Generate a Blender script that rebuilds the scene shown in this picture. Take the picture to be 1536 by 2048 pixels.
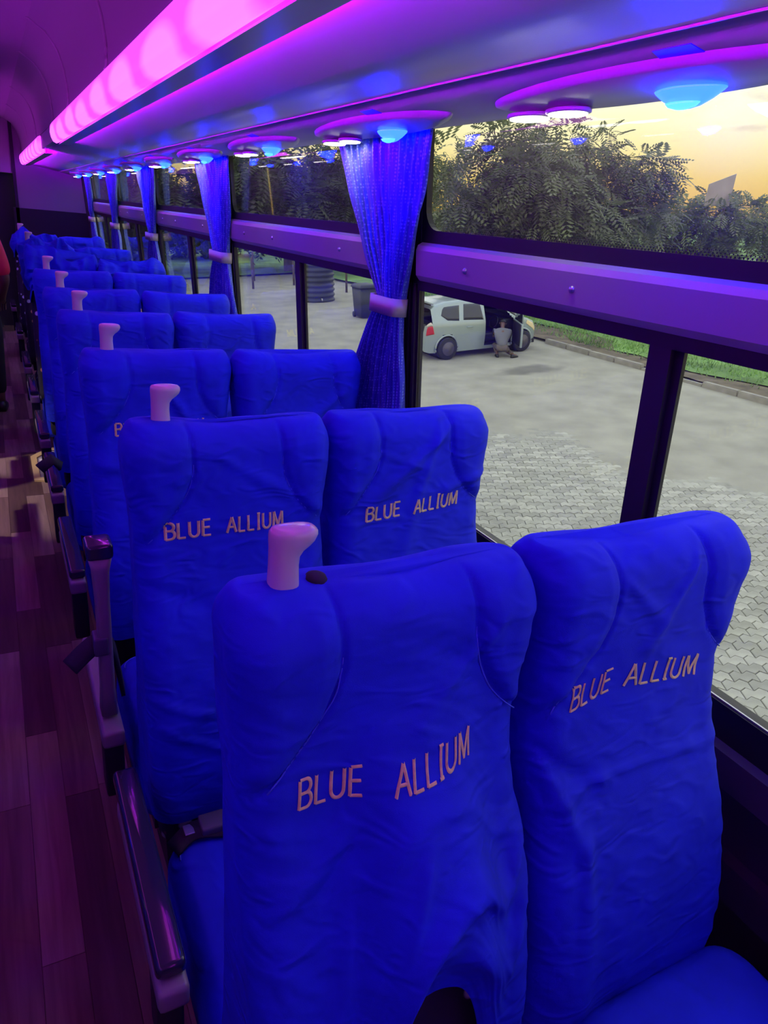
import bpy, bmesh, math, random
import numpy as np
from mathutils import Vector, Matrix, noise

S = bpy.context.scene
for o in list(bpy.data.objects):
    bpy.data.objects.remove(o, do_unlink=True)

# ------------------------------------------------------------------ camera
CAM_H = 1.8
cam_d = bpy.data.cameras.new('camera')
cam = bpy.data.objects.new('camera', cam_d)
S.collection.objects.link(cam)
cam_d.sensor_fit = 'VERTICAL'
cam_d.sensor_height = 36.0
cam_d.lens = 1400.0 * 36.0 / 2048.0
cam_d.clip_start = 0.02
cam_d.clip_end = 500
_F, _Y, _a = 1400.0, np.array([-796.0, -647.0, 1400.0]), -330.0
_v = (_F * _F - 796.0 * _a) / 647.0
_Yc = _Y / np.linalg.norm(_Y)
_D = np.array([_a, _v, _F]); _D /= np.linalg.norm(_D)
_X = np.cross(_D, _Yc)
_R = np.stack([_X, _Yc, -_D], 0)
mw = Matrix.Identity(4)
for i in range(3):
    mw[i][0], mw[i][1], mw[i][2] = _R[i, 0], -_R[i, 1], -_R[i, 2]
mw[2][3] = CAM_H
cam.matrix_world = mw
S.camera = cam

# the ground outside is not level with the bus floor: the bus leans by about five degrees
TILT = math.radians(-5.45)
EXT = Matrix.Translation((0, 0, CAM_H)) @ Matrix.Rotation(TILT, 4, 'Y')
GZ = -4.2                      # street level below the camera in the street's own frame

# ------------------------------------------------------------------ world (evening sky)
W = bpy.data.worlds.new('evening_sky'); S.world = W
W.use_nodes = True
nt = W.node_tree; nt.nodes.clear()
def N(t, **k):
    n = nt.nodes.new(t)
    for a, b in k.items():
        setattr(n, a, b)
    return n
tc = N('ShaderNodeTexCoord')
mp = N('ShaderNodeMapping'); mp.inputs['Rotation'].default_value = (0, -TILT, 0)
nt.links.new(tc.outputs['Generated'], mp.inputs['Vector'])
sp = N('ShaderNodeSeparateXYZ'); nt.links.new(mp.outputs[0], sp.inputs[0])
mr = N('ShaderNodeMapRange'); mr.inputs[1].default_value = -0.25; mr.inputs[2].default_value = 1.0
nt.links.new(sp.outputs['Z'], mr.inputs[0])
cr = N('ShaderNodeValToRGB'); nt.links.new(mr.outputs[0], cr.inputs[0])
e = cr.color_ramp.elements
e[0].position = 0.0; e[0].color = (0.45, 0.33, 0.16, 1)
e[1].position = 1.0; e[1].color = (0.86, 0.96, 1.10, 1)
for p_, c_ in ((0.185, (0.66, 0.40, 0.08, 1)), (0.21, (0.78, 0.55, 0.13, 1)), (0.24, (0.90, 0.76, 0.36, 1)), (0.285, (1.02, 0.97, 0.76, 1)), (0.36, (1.04, 1.02, 0.92, 1)), (0.55, (0.98, 1.0, 1.0, 1))):
    x_ = e.new(p_); x_.color = c_
dt = N('ShaderNodeVectorMath', operation='DOT_PRODUCT'); dt.inputs[1].default_value = (0.80, 0.59, 0.10)
nt.links.new(mp.outputs[0], dt.inputs[0])
gl = N('ShaderNodeMapRange'); gl.inputs[1].default_value = 0.2; gl.inputs[2].default_value = 1.0
gl.inputs[3].default_value = 1.35; gl.inputs[4].default_value = 1.55
nt.links.new(dt.outputs['Value'], gl.inputs[0])
# low clouds
mp2 = N('ShaderNodeMapping'); mp2.inputs['Scale'].default_value = (9, 9, 34); mp2.inputs['Location'].default_value = (0.35, 0.2, 0.55)
nt.links.new(mp.outputs[0], mp2.inputs['Vector'])
cn = N('ShaderNodeTexNoise'); cn.inputs['Scale'].default_value = 1.0; cn.inputs['Detail'].default_value = 4.0
nt.links.new(mp2.outputs[0], cn.inputs['Vector'])
cm = N('ShaderNodeMapRange'); cm.inputs[1].default_value = 0.62; cm.inputs[2].default_value = 0.72; cm.inputs[4].default_value = 0.42
nt.links.new(cn.outputs['Fac'], cm.inputs[0])
mx = N('ShaderNodeMix', data_type='RGBA'); mx.inputs['B'].default_value = (0.50, 0.38, 0.25, 1)
nt.links.new(cm.outputs[0], mx.inputs['Factor']); nt.links.new(cr.outputs[0], mx.inputs['A'])
bg = N('ShaderNodeBackground')
nt.links.new(mx.outputs['Result'], bg.inputs['Color']); nt.links.new(gl.outputs[0], bg.inputs['Strength'])
wo = N('ShaderNodeOutputWorld'); nt.links.new(bg.outputs[0], wo.inputs['Surface'])

# ------------------------------------------------------------------ exposure
S.view_settings.view_transform = 'Standard'
S.view_settings.look = 'None'
S.view_settings.exposure = 0.0
S.view_settings.gamma = 1.0
S.view_settings.use_curve_mapping = False
S.cycles.use_denoising = True
S.cycles.sample_clamp_indirect = 6.0
S.cycles.use_adaptive_sampling = True
S.cycles.adaptive_threshold = 0.08
S.cycles.adaptive_min_samples = 16
S.cycles.max_bounces = 4
S.cycles.diffuse_bounces = 3
S.cycles.glossy_bounces = 2
S.cycles.transparent_max_bounces = 10
S.cycles.light_sampling_threshold = 0.02

# ------------------------------------------------------------------ materials
def mat(name, col, rough=0.5, metal=0.0, var=0.0, vscale=20.0, bump=0.0, bscale=200.0, spec=0.5, coat=0.0, sheen=0.0, stretch=None):
    m = bpy.data.materials.new(name); m.use_nodes = True
    t = m.node_tree; b = t.nodes['Principled BSDF']
    b.inputs['Base Color'].default_value = (*col, 1)
    b.inputs['Roughness'].default_value = rough
    b.inputs['Metallic'].default_value = metal
    b.inputs['Specular IOR Level'].default_value = spec
    b.inputs['Coat Weight'].default_value = coat
    b.inputs['Sheen Weight'].default_value = sheen
    if var or bump:
        co = t.nodes.new('ShaderNodeTexCoord')
        src = co.outputs['Object']
        if stretch:
            mpn = t.nodes.new('ShaderNodeMapping'); mpn.inputs['Scale'].default_value = stretch
            t.links.new(src, mpn.inputs['Vector']); src = mpn.outputs[0]
    if var:
        n = t.nodes.new('ShaderNodeTexNoise'); n.inputs['Scale'].default_value = vscale; n.inputs['Detail'].default_value = 6
        t.links.new(src, n.inputs['Vector'])
        r = t.nodes.new('ShaderNodeValToRGB')
        r.color_ramp.elements[0].position = 0.3; r.color_ramp.elements[1].position = 0.7
        r.color_ramp.elements[0].color = (*[max(0, c * (1 - var)) for c in col], 1)
        r.color_ramp.elements[1].color = (*[min(1, c * (1 + var)) for c in col], 1)
        t.links.new(n.outputs['Fac'], r.inputs[0]); t.links.new(r.outputs[0], b.inputs['Base Color'])
    if bump:
        n2 = t.nodes.new('ShaderNodeTexNoise'); n2.inputs['Scale'].default_value = bscale; n2.inputs['Detail'].default_value = 3
        t.links.new(src, n2.inputs['Vector'])
        bp = t.nodes.new('ShaderNodeBump'); bp.inputs['Strength'].default_value = bump; bp.inputs['Distance'].default_value = 0.01
        t.links.new(n2.outputs['Fac'], bp.inputs['Height']); t.links.new(bp.outputs[0], b.inputs['Normal'])
    return m

def emit(name, col, strength):
    m = bpy.data.materials.new(name); m.use_nodes = True
    t = m.node_tree; b = t.nodes['Principled BSDF']
    b.inputs['Base Color'].default_value = (0.02, 0.02, 0.02, 1)
    b.inputs['Emission Color'].default_value = (*col, 1)
    b.inputs['Emission Strength'].default_value = strength
    b.inputs['Roughness'].default_value = 0.3
    return m

def glass_mat(name, tint, refl=1.0, veil=0.012):
    m = bpy.data.materials.new(name); m.use_nodes = True
    t = m.node_tree; t.nodes.remove(t.nodes['Principled BSDF'])
    out = t.nodes['Material Output']
    tr = t.nodes.new('ShaderNodeBsdfTransparent'); tr.inputs[0].default_value = (*tint, 1)
    g = t.nodes.new('ShaderNodeBsdfGlossy'); g.inputs['Roughness'].default_value = 0.02
    g.inputs['Color'].default_value = (refl, refl, refl, 1)
    # Schlick reflectance of a thin sheet, the same from both faces
    ge = t.nodes.new('ShaderNodeNewGeometry')
    dp = t.nodes.new('ShaderNodeVectorMath'); dp.operation = 'DOT_PRODUCT'
    t.links.new(ge.outputs['Normal'], dp.inputs[0]); t.links.new(ge.outputs['Incoming'], dp.inputs[1])
    ab = t.nodes.new('ShaderNodeMath'); ab.operation = 'ABSOLUTE'; t.links.new(dp.outputs['Value'], ab.inputs[0])
    iv = t.nodes.new('ShaderNodeMath'); iv.operation = 'SUBTRACT'; iv.inputs[0].default_value = 1.0; t.links.new(ab.outputs[0], iv.inputs[1])
    pw = t.nodes.new('ShaderNodeMath'); pw.operation = 'POWER'; pw.inputs[1].default_value = 5.0; t.links.new(iv.outputs[0], pw.inputs[0])
    f = t.nodes.new('ShaderNodeMath'); f.operation = 'MULTIPLY_ADD'; f.inputs[1].default_value = 0.95; f.inputs[2].default_value = 0.025
    t.links.new(pw.outputs[0], f.inputs[0])
    # pale diffuse veil mixed into the sheet, imitates glare haze
    df = t.nodes.new('ShaderNodeBsdfDiffuse'); df.inputs[0].default_value = (0.75, 0.74, 0.70, 1)
    dm = t.nodes.new('ShaderNodeMixShader'); dm.inputs[0].default_value = veil
    t.links.new(tr.outputs[0], dm.inputs[1]); t.links.new(df.outputs[0], dm.inputs[2])
    tr = dm
    mxs = t.nodes.new('ShaderNodeMixShader')
    t.links.new(f.outputs[0], mxs.inputs[0]); t.links.new(tr.outputs[0], mxs.inputs[1]); t.links.new(g.outputs[0], mxs.inputs[2])
    t.links.new(mxs.outputs[0], out.inputs['Surface'])
    return m

M = {}
M['cover'] = mat('blue_cotton_cover', (0.013, 0.028, 0.58), 0.75, var=0.12, vscale=9, bump=0.12, bscale=900, spec=0.25, sheen=0.0)
t = M['cover'].node_tree; b = t.nodes['Principled BSDF']          # soft creases of the cotton
co = t.nodes.new('ShaderNodeTexCoord'); mpn = t.nodes.new('ShaderNodeMapping'); mpn.inputs['Rotation'].default_value = (0, 0.6, 0); mpn.inputs['Scale'].default_value = (1.0, 1.0, 2.2)
t.links.new(co.outputs['Object'], mpn.inputs['Vector'])
n3 = t.nodes.new('ShaderNodeTexNoise'); n3.inputs['Scale'].default_value = 11.0; n3.inputs['Detail'].default_value = 3.0; n3.inputs['Distortion'].default_value = 1.2
n3.noise_type = 'RIDGED_MULTIFRACTAL'
t.links.new(mpn.outputs[0], n3.inputs['Vector'])
bp2 = t.nodes.new('ShaderNodeBump'); bp2.inputs['Strength'].default_value = 0.55; bp2.inputs['Distance'].default_value = 0.010
t.links.new(n3.outputs['Fac'], bp2.inputs['Height'])
old = b.inputs['Normal'].links[0].from_node
t.links.new(bp2.outputs[0], old.inputs['Normal'])
M['thread'] = mat('gold_thread', (0.98, 0.78, 0.28), 0.4, var=0.15, vscale=120, bump=0.3, bscale=1500)
M['seam'] = mat('blue_seam_thread', (0.06, 0.10, 0.72), 0.6)
M['black_fabric'] = mat('black_fabric', (0.012, 0.010, 0.016), 0.85, bump=0.2, bscale=600)
M['grip'] = mat('beige_plastic', (0.62, 0.55, 0.50), 0.28, spec=0.5, coat=0.3)
M['armbeige'] = mat('mauve_beige_plastic', (0.28, 0.22, 0.22), 0.35)
M['armdark'] = mat('dark_glossy_plastic', (0.03, 0.03, 0.045), 0.16, coat=0.5)
M['frame'] = mat('dark_metal_frame', (0.03, 0.03, 0.035), 0.5, metal=0.3)
M['belt'] = mat('black_webbing', (0.02, 0.02, 0.022), 0.7, bump=0.3, bscale=700)
M['buckle'] = mat('grey_buckle_plastic', (0.10, 0.10, 0.11), 0.4)
M['panel'] = mat('grey_overhead_plastic', (0.50, 0.49, 0.49), 0.42, bump=0.05, bscale=400)
M['ceil'] = mat('ceiling_plastic', (0.34, 0.33, 0.34), 0.55, bump=0.05, bscale=300)
M['pod'] = mat('pod_plastic', (0.46, 0.45, 0.45), 0.30)
M['trimlight'] = mat('pale_seam_strip', (0.75, 0.70, 0.75), 0.3)
M['rail'] = mat('satin_aluminium', (0.42, 0.43, 0.42), 0.36, metal=0.25, bump=0.03, bscale=300)
M['screw'] = mat('screw_metal', (0.5, 0.5, 0.52), 0.3, metal=0.8)
M['rubber'] = mat('black_rubber', (0.014, 0.014, 0.016), 0.45)
M['wall'] = mat('dark_wall_lining', (0.05, 0.045, 0.055), 0.7, bump=0.1, bscale=300)
M['glass'] = glass_mat('window_glass', (0.93, 0.95, 0.93))
M['glass_dark'] = glass_mat('upper_window_glass', (0.90, 0.92, 0.88), veil=0.022)
M['lens'] = emit('blue_lamp_lens', (0.0008, 0.0039, 1.0), 115.0)
M['lens_core'] = emit('blue_lamp_core', (0.0012, 0.0068, 1.0), 130.0)
M['wash'] = emit('added_violet_wash', (0.38, 0.0, 1.0), 120.0)  # added glow, tints the bin underside violet
M['glow'] = emit('deep_blue_glow', (0.0, 0.0, 1.0), 1.0)
M['read'] = emit('white_reading_lens', (1.0, 0.95, 0.88), 11.0)
M['partition'] = mat('partition_laminate', (0.30, 0.27, 0.30), 0.5)
M['dark'] = mat('dark_dashboard', (0.012, 0.010, 0.016), 0.6)

# magenta strip: the diodes show as paler blots through the diffuser
m = emit('magenta_diffuser', (1, 0.02, 1), 1.0); M['led'] = m
t = m.node_tree; b = t.nodes['Principled BSDF']
co = t.nodes.new('ShaderNodeTexCoord')
mpn = t.nodes.new('ShaderNodeMapping'); mpn.inputs['Scale'].default_value = (0.001, 1.7, 6.0)
t.links.new(co.outputs['Object'], mpn.inputs['Vector'])
vo = t.nodes.new('ShaderNodeTexVoronoi'); vo.inputs['Scale'].default_value = 1.0; vo.inputs['Randomness'].default_value = 0.15
t.links.new(mpn.outputs[0], vo.inputs['Vector'])
rp = t.nodes.new('ShaderNodeValToRGB')
rp.color_ramp.elements[0].position = 0.30; rp.color_ramp.elements[0].color = (3.4, 0.28, 4.6, 1)
rp.color_ramp.elements[1].position = 0.46; rp.color_ramp.elements[1].color = (3.0, 0.10, 4.6, 1)
t.links.new(vo.outputs['Distance'], rp.inputs[0]); t.links.new(rp.outputs[0], b.inputs['Emission Color'])

# curtain: woven blue satin with small raised dots
m = mat('curtain_satin', (0.05, 0.10, 0.62), 0.38, spec=0.5, sheen=0.3); M['curtain'] = m
t = m.node_tree; b = t.nodes['Principled BSDF']
co = t.nodes.new('ShaderNodeTexCoord')
vo = t.nodes.new('ShaderNodeTexVoronoi'); vo.inputs['Scale'].default_value = 95.0; vo.inputs['Randomness'].default_value = 0.2
t.links.new(co.outputs['Object'], vo.inputs['Vector'])
rp = t.nodes.new('ShaderNodeValToRGB')
rp.color_ramp.elements[0].position = 0.18; rp.color_ramp.elements[0].color = (0.22, 0.34, 0.85, 1)
rp.color_ramp.elements[1].position = 0.40; rp.color_ramp.elements[1].color = (0.045, 0.085, 0.58, 1)
t.links.new(vo.outputs['Distance'], rp.inputs[0]); t.links.new(rp.outputs[0], b.inputs['Base Color'])
bp = t.nodes.new('ShaderNodeBump'); bp.inputs['Strength'].default_value = 0.25; bp.inputs['Distance'].default_value = 0.004; bp.invert = True
t.links.new(vo.outputs['Distance'], bp.inputs['Height']); t.links.new(bp.outputs[0], b.inputs['Normal'])
M['tie'] = mat('beige_tie_band', (0.55, 0.50, 0.42), 0.6)

# dark moquette with scattered pale motifs
m = mat('dark_moquette', (0.02, 0.015, 0.03), 0.9); M['moquette'] = m
t = m.node_tree; b = t.nodes['Principled BSDF']
co = t.nodes.new('ShaderNodeTexCoord')
vo = t.nodes.new('ShaderNodeTexVoronoi'); vo.inputs['Scale'].default_value = 15.0
t.links.new(co.outputs['Object'], vo.inputs['Vector'])
rp = t.nodes.new('ShaderNodeValToRGB')
rp.color_ramp.elements[0].position = 0.20; rp.color_ramp.elements[0].color = (1, 1, 1, 1)
rp.color_ramp.elements[1].position = 0.27; rp.color_ramp.elements[1].color = (0, 0, 0, 1)
t.links.new(vo.outputs['Distance'], rp.inputs[0])
mc = t.nodes.new('ShaderNodeMix'); mc.data_type = 'RGBA'
hs = t.nodes.new('ShaderNodeValToRGB'); hs.color_ramp.interpolation = 'CONSTANT'
hs.color_ramp.elements[0].color = (0.62, 0.66, 0.72, 1); hs.color_ramp.elements[1].color = (0.75, 0.34, 0.16, 1); hs.color_ramp.elements[1].position = 0.62
t.links.new(vo.outputs['Color'], hs.inputs[0])
mc.inputs['A'].default_value = (0.02, 0.015, 0.03, 1)
t.links.new(rp.outputs[0], mc.inputs['Factor']); t.links.new(hs.outputs[0], mc.inputs['B'])
t.links.new(mc.outputs['Result'], b.inputs['Base Color'])

def plank_mat(name, c1, c2):
    m = mat(name, c1, 0.42, spec=0.4)
    t = m.node_tree; b = t.nodes['Principled BSDF']
    co = t.nodes.new('ShaderNodeTexCoord')
    mpn = t.nodes.new('ShaderNodeMapping'); mpn.inputs['Scale'].default_value = (38, 2.2, 1)
    oi = t.nodes.new('ShaderNodeObjectInfo')
    ad = t.nodes.new('ShaderNodeVectorMath'); ad.operation = 'ADD'
    sc_ = t.nodes.new('ShaderNodeMath'); sc_.operation = 'MULTIPLY'; sc_.inputs[1].default_value = 60
    t.links.new(oi.outputs['Random'], sc_.inputs[0]); t.links.new(co.outputs['Object'], mpn.inputs['Vector'])
    t.links.new(mpn.outputs[0], ad.inputs[0]); t.links.new(sc_.outputs[0], ad.inputs[1])
    n = t.nodes.new('ShaderNodeTexNoise'); n.inputs['Scale'].default_value = 1.0; n.inputs['Detail'].default_value = 7; n.inputs['Distortion'].default_value = 0.6
    t.links.new(ad.outputs[0], n.inputs['Vector'])
    r = t.nodes.new('ShaderNodeValToRGB'); r.color_ramp.elements[0].position = 0.32; r.color_ramp.elements[1].position = 0.68
    r.color_ramp.elements[0].color = (*c1, 1); r.color_ramp.elements[1].color = (*c2, 1)
    t.links.new(n.outputs['Fac'], r.inputs[0]); t.links.new(r.outputs[0], b.inputs['Base Color'])
    return m
M['plank_a'] = plank_mat('oak_vinyl_mid', (0.14, 0.08, 0.055), (0.23, 0.14, 0.10))
M['plank_b'] = plank_mat('oak_vinyl_pale', (0.22, 0.14, 0.10), (0.35, 0.235, 0.175))
M['plank_c'] = plank_mat('oak_vinyl_dark', (0.075, 0.042, 0.03), (0.13, 0.075, 0.055))

# ------------------------------------------------------------------ builders
COL = S.collection
def put(name, me, m=None, parent=None, smooth=False):
    if m is not None:
        me.materials.clear(); me.materials.append(m)
    if smooth:
        me.polygons.foreach_set('use_smooth', [True] * len(me.polygons))
    o = bpy.data.objects.new(name, me); COL.objects.link(o)
    if parent is not None:
        o.parent = parent
    return o
def empty(name, loc=(0, 0, 0), rz=0.0):
    o = bpy.data.objects.new(name, None); COL.objects.link(o)
    o.empty_display_size = 0.1
    o.location = loc; o.rotation_euler = (0, 0, rz)
    return o
def tag(o, label=None, cat=None, group=None, kind=None):
    if label: o['label'] = label
    if cat: o['category'] = cat
    if group: o['group'] = group
    if kind: o['kind'] = kind
    return o

class MB:
    def __init__(s): s.v = []; s.f = []
    def add(s, vs, fs):
        b = len(s.v); s.v += [tuple(p) for p in vs]; s.f += [tuple(b + i for i in f) for f in fs]; return s
    def hexa(s, p):   # 8 points: bottom ring 0-3, top ring 4-7
        return s.add(p, [(3, 2, 1, 0), (4, 5, 6, 7), (0, 1, 5, 4), (1, 2, 6, 5), (2, 3, 7, 6), (3, 0, 4, 7)])
    def box(s, x0, x1, y0, y1, z0, z1):
        return s.hexa([(x0, y0, z0), (x1, y0, z0), (x1, y1, z0), (x0, y1, z0), (x0, y0, z1), (x1, y0, z1), (x1, y1, z1), (x0, y1, z1)])
    def tube(s, path, rad, n=8, cap=True):
        P = [Vector(p) for p in path]; k = len(P)
        R = rad if hasattr(rad, '__len__') else [rad] * k
        vs, fs = [], []
        up = Vector((0, 0, 1))
        for i, p in enumerate(P):
            d = (P[min(i + 1, k - 1)] - P[max(i - 1, 0)])
            d = d.normalized() if d.length > 1e-9 else Vector((0, 0, 1))
            a = d.cross(up)
            if a.length < 0.05: a = d.cross(Vector((0, 1, 0)))
            a.normalize(); b_ = d.cross(a)
            for j in range(n):
                t_ = 2 * math.pi * j / n
                vs.append(p + (a * math.cos(t_) + b_ * math.sin(t_)) * R[i])
        for i in range(k - 1):
            for j in range(n):
                fs.append((i * n + j, i * n + (j + 1) % n, (i + 1) * n + (j + 1) % n, (i + 1) * n + j))
        if cap:
            fs.append(tuple(range(n))[::-1]); fs.append(tuple((k - 1) * n + j for j in range(n)))
        return s.add(vs, fs)
    def loft(s, rings, close=True, cap0=True, cap1=True):
        n = len(rings[0]); vs = [p for r in rings for p in r]; fs = []
        for i in range(len(rings) - 1):
            for j in range(n if close else n - 1):
                fs.append((i * n + j, i * n + (j + 1) % n, (i + 1) * n + (j + 1) % n, (i + 1) * n + j))
        if cap0: fs.append(tuple(range(n))[::-1])
        if cap1: fs.append(tuple((len(rings) - 1) * n + j for j in range(n)))
        return s.add(vs, fs)
    def prism(s, poly, a, b_, axis='z'):
        def P(p, h):
            return {'z': (p[0], p[1], h), 'y': (p[0], h, p[1]), 'x': (h, p[0], p[1])}[axis]
        n = len(poly)
        return s.add([P(p, a) for p in poly] + [P(p, b_) for p in poly],
                     [tuple(range(n))[::-1], tuple(range(n, 2 * n))] + [(i, (i + 1) % n, n + (i + 1) % n, n + i) for i in range(n)])
    def mesh(s, name):
        me = bpy.data.meshes.new(name); me.from_pydata(s.v, [], s.f)
        bm = bmesh.new(); bm.from_mesh(me); bmesh.ops.recalc_face_normals(bm, faces=bm.faces[:]); bm.to_mesh(me); bm.free()
        me.update(); return me
    def build(s, name, m, parent=None, smooth=False):
        return put(name, s.mesh(name), m, parent, smooth)

def rring(x0, x1, y0, y1, z, rc, nc=4, ns=1):
    """rounded rectangle ring in a horizontal plane"""
    rc = max(1e-4, min(rc, (x1 - x0) / 2 - 1e-4, (y1 - y0) / 2 - 1e-4))
    pts = []
    cs = [(x0 + rc, y0 + rc, 180), (x1 - rc, y0 + rc, 270), (x1 - rc, y1 - rc, 0), (x0 + rc, y1 - rc, 90)]
    for cx_, cy_, a0 in cs:
        for i in range(nc + 1):
            a = math.radians(a0 + 90.0 * i / nc)
            pts.append((cx_ + rc * math.cos(a), cy_ + rc * math.sin(a), z))
    return pts
def pillow(mb, x0, x1, y0, y1, z0, z1, rc, r, n=4, nc=4):
    """slab with rounded plan corners and rounded top and bottom edges"""
    rings = []
    for i in range(n + 1):
        a = math.pi / 2 * i / n; d = r * (1 - math.sin(a))
        rings.append(rring(x0 + d, x1 - d, y0 + d, y1 - d, z0 + r * (1 - math.cos(a)), max(rc - d, 0.002), nc))
    for i in range(n + 1):
        a = math.pi / 2 * i / n; d = r * (1 - math.cos(a))
        rings.append(rring(x0 + d, x1 - d, y0 + d, y1 - d, z1 - r + r * math.sin(a), max(rc - d, 0.002), nc))
    return mb.loft(rings)
def rbox(name, x0, x1, y0, y1, z0, z1, bev, m, parent=None, seg=2):
    me = MB().box(x0, x1, y0, y1, z0, z1).mesh(name)
    bm = bmesh.new(); bm.from_mesh(me)
    bmesh.ops.bevel(bm, geom=bm.edges[:], offset=bev, segments=seg, affect='EDGES', profile=0.6)
    bm.to_mesh(me); bm.free()
    return put(name, me, m, parent, True)
def lerp(a, b_, t_): return a + (b_ - a) * t_
def interp(xs, ys, x): return float(np.interp(x, xs, ys))
def catmull(pts, n=8):
    P = [Vector(p) for p in pts]; P = [P[0] * 2 - P[1]] + P + [P[-1] * 2 - P[-2]]
    out = []
    for i in range(1, len(P) - 2):
        for k in range(n):
            t_ = k / n
            a, b_, c, d = P[i - 1], P[i], P[i + 1], P[i + 2]
            out.append(0.5 * ((2 * b_) + (c - a) * t_ + (2 * a - 5 * b_ + 4 * c - d) * t_ ** 2 + (3 * b_ - a - 3 * c + d) * t_ ** 3))
    out.append(P[-2]); return out
def copy_tree(o, parent=None):
    c = o.copy(); COL.objects.link(c); c.parent = parent
    for ch in list(o.children): copy_tree(ch, c)
    return c
# ================================================================== BUS SHELL
BUS_Y0, BUS_Y1 = -4.20, 11.5
def wx(z, off=0.0): return 1.348 - 0.084 * z - off          # the window wall leans inwards
def wbox(mb, y0, y1, z0, z1, o0, o1):
    """box on the leaning wall; o = distance inwards from the glass plane"""
    return mb.hexa([(wx(z0, o1), y0, z0), (wx(z0, o0), y0, z0), (wx(z0, o0), y1, z0), (wx(z0, o1), y1, z0),
                    (wx(z1, o1), y0, z1), (wx(z1, o0), y0, z1), (wx(z1, o0), y1, z1), (wx(z1, o1), y1, z1)])

# floor: base slab with the vinyl planks of the aisle laid on it
fl = MB().box(-1.55, 1.36, BUS_Y0, BUS_Y1, -0.06, -0.004).build('floor', M['plank_c'])
tag(fl, kind='structure')
rnd = random.Random(5)
pm = {}
PW, PL = 0.102, 0.92
for (a, key) in ((0, 'plank_a'), (1, 'plank_b'), (2, 'plank_c')):
    me = MB().box(0.0008, PW - 0.0008, 0.001, PL - 0.001, -0.004, 0.0).mesh('plank')
    me.materials.append(M[key]); pm[a] = me
for c in range(-4, 4):
    x = -0.073 + c * PW
    y = 0.1 - rnd.random() * PL
    last = -1
    while y < BUS_Y1 - 0.2:
        k = rnd.choice([0, 0, 1, 1, 2]); 
        if k == last: k = (k + 1) % 3
        last = k
        o = bpy.data.objects.new('plank', pm[k]); COL.objects.link(o); o.parent = fl; o.location = (x, y, 0)
        y += PL
# hatch in the floor by the seats
h = empty('floor_hatch', (0.235, 5.28, 0))
poly = [(-0.145, -0.30), (0.145, -0.40), (0.145, 0.42), (-0.02, 0.40), (-0.145, 0.22)]
inn = [(-0.105, -0.25), (0.11, -0.33), (0.11, 0.35), (0.0, 0.34), (-0.105, 0.19)]
mb = MB(); n_ = len(poly)
mb.add([(p[0], p[1], 0.0) for p in poly] + [(p[0], p[1], 0.012) for p in poly] + [(p[0], p[1], 0.012) for p in inn] + [(p[0], p[1], 0.004) for p in inn],
       [(i, (i + 1) % n_, n_ + (i + 1) % n_, n_ + i) for i in range(n_)] + [(n_ + i, n_ + (i + 1) % n_, 2 * n_ + (i + 1) % n_, 2 * n_ + i) for i in range(n_)] +
       [(2 * n_ + i, 2 * n_ + (i + 1) % n_, 3 * n_ + (i + 1) % n_, 3 * n_ + i) for i in range(n_)])
mb.build('frame', mat('yellow_hatch_trim', (0.72, 0.52, 0.20), 0.4), h)
MB().prism(inn, 0.001, 0.005).build('lid', mat('grey_hatch_lid', (0.33, 0.30, 0.28), 0.5, var=0.2), h)
MB().box(-0.09, 0.02, 0.02, 0.16, 0.005, 0.009).build('plate', mat('white_plate', (0.85, 0.82, 0.72), 0.4), h)
tag(h, 'yellow-edged floor hatch with a white plate beside the seats', 'hatch')

# window wall
mb = MB()
wbox(mb, BUS_Y0, BUS_Y1, -0.05, 0.86, -0.03, 0.0)
wr = mb.build('wall_right', M['wall']); tag(wr, kind='structure')
mb = MB(); wbox(mb, BUS_Y0, BUS_Y1, 0.50, 0.60, 0.0, 0.035); mb.build('ledge', M['wall'], wr)
mb = MB(); wbox(mb, BUS_Y0, BUS_Y1, 0.78, 0.862, 0.0, 0.05); mb.build('cable_duct', mat('duct_plastic', (0.07, 0.06, 0.08), 0.5), wr)
mb = MB(); wbox(mb, BUS_Y0, BUS_Y1, 2.085, 2.30, -0.03, 0.0); mb.build('header', M['panel'], wr)
PIT = 2.09
for k in range(-3, 5):
    y0 = 2.03 + PIT * k; y1 = y0 + 0.15
    mb = MB(); wbox(mb, y0, y1, 0.86, 2.085, -0.008, 0.012); p = mb.build('pillar', M['rubber'], wr)
    mb = MB(); wbox(mb, y0 + 0.05, y0 + 0.10, 0.86, 1.64, 0.012, 0.022); wbox(mb, y0 + 0.012, y0 + 0.03, 0.86, 1.64, 0.012, 0.020)
    mb.build('guide_strip', M['frame'], wr)
tail = MB(); wbox(tail, 2.03 + PIT * 4 + 0.15, BUS_Y1, 0.86, 2.085, -0.03, 0.0); tail.build('end_panel', M['wall'], wr)
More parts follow.
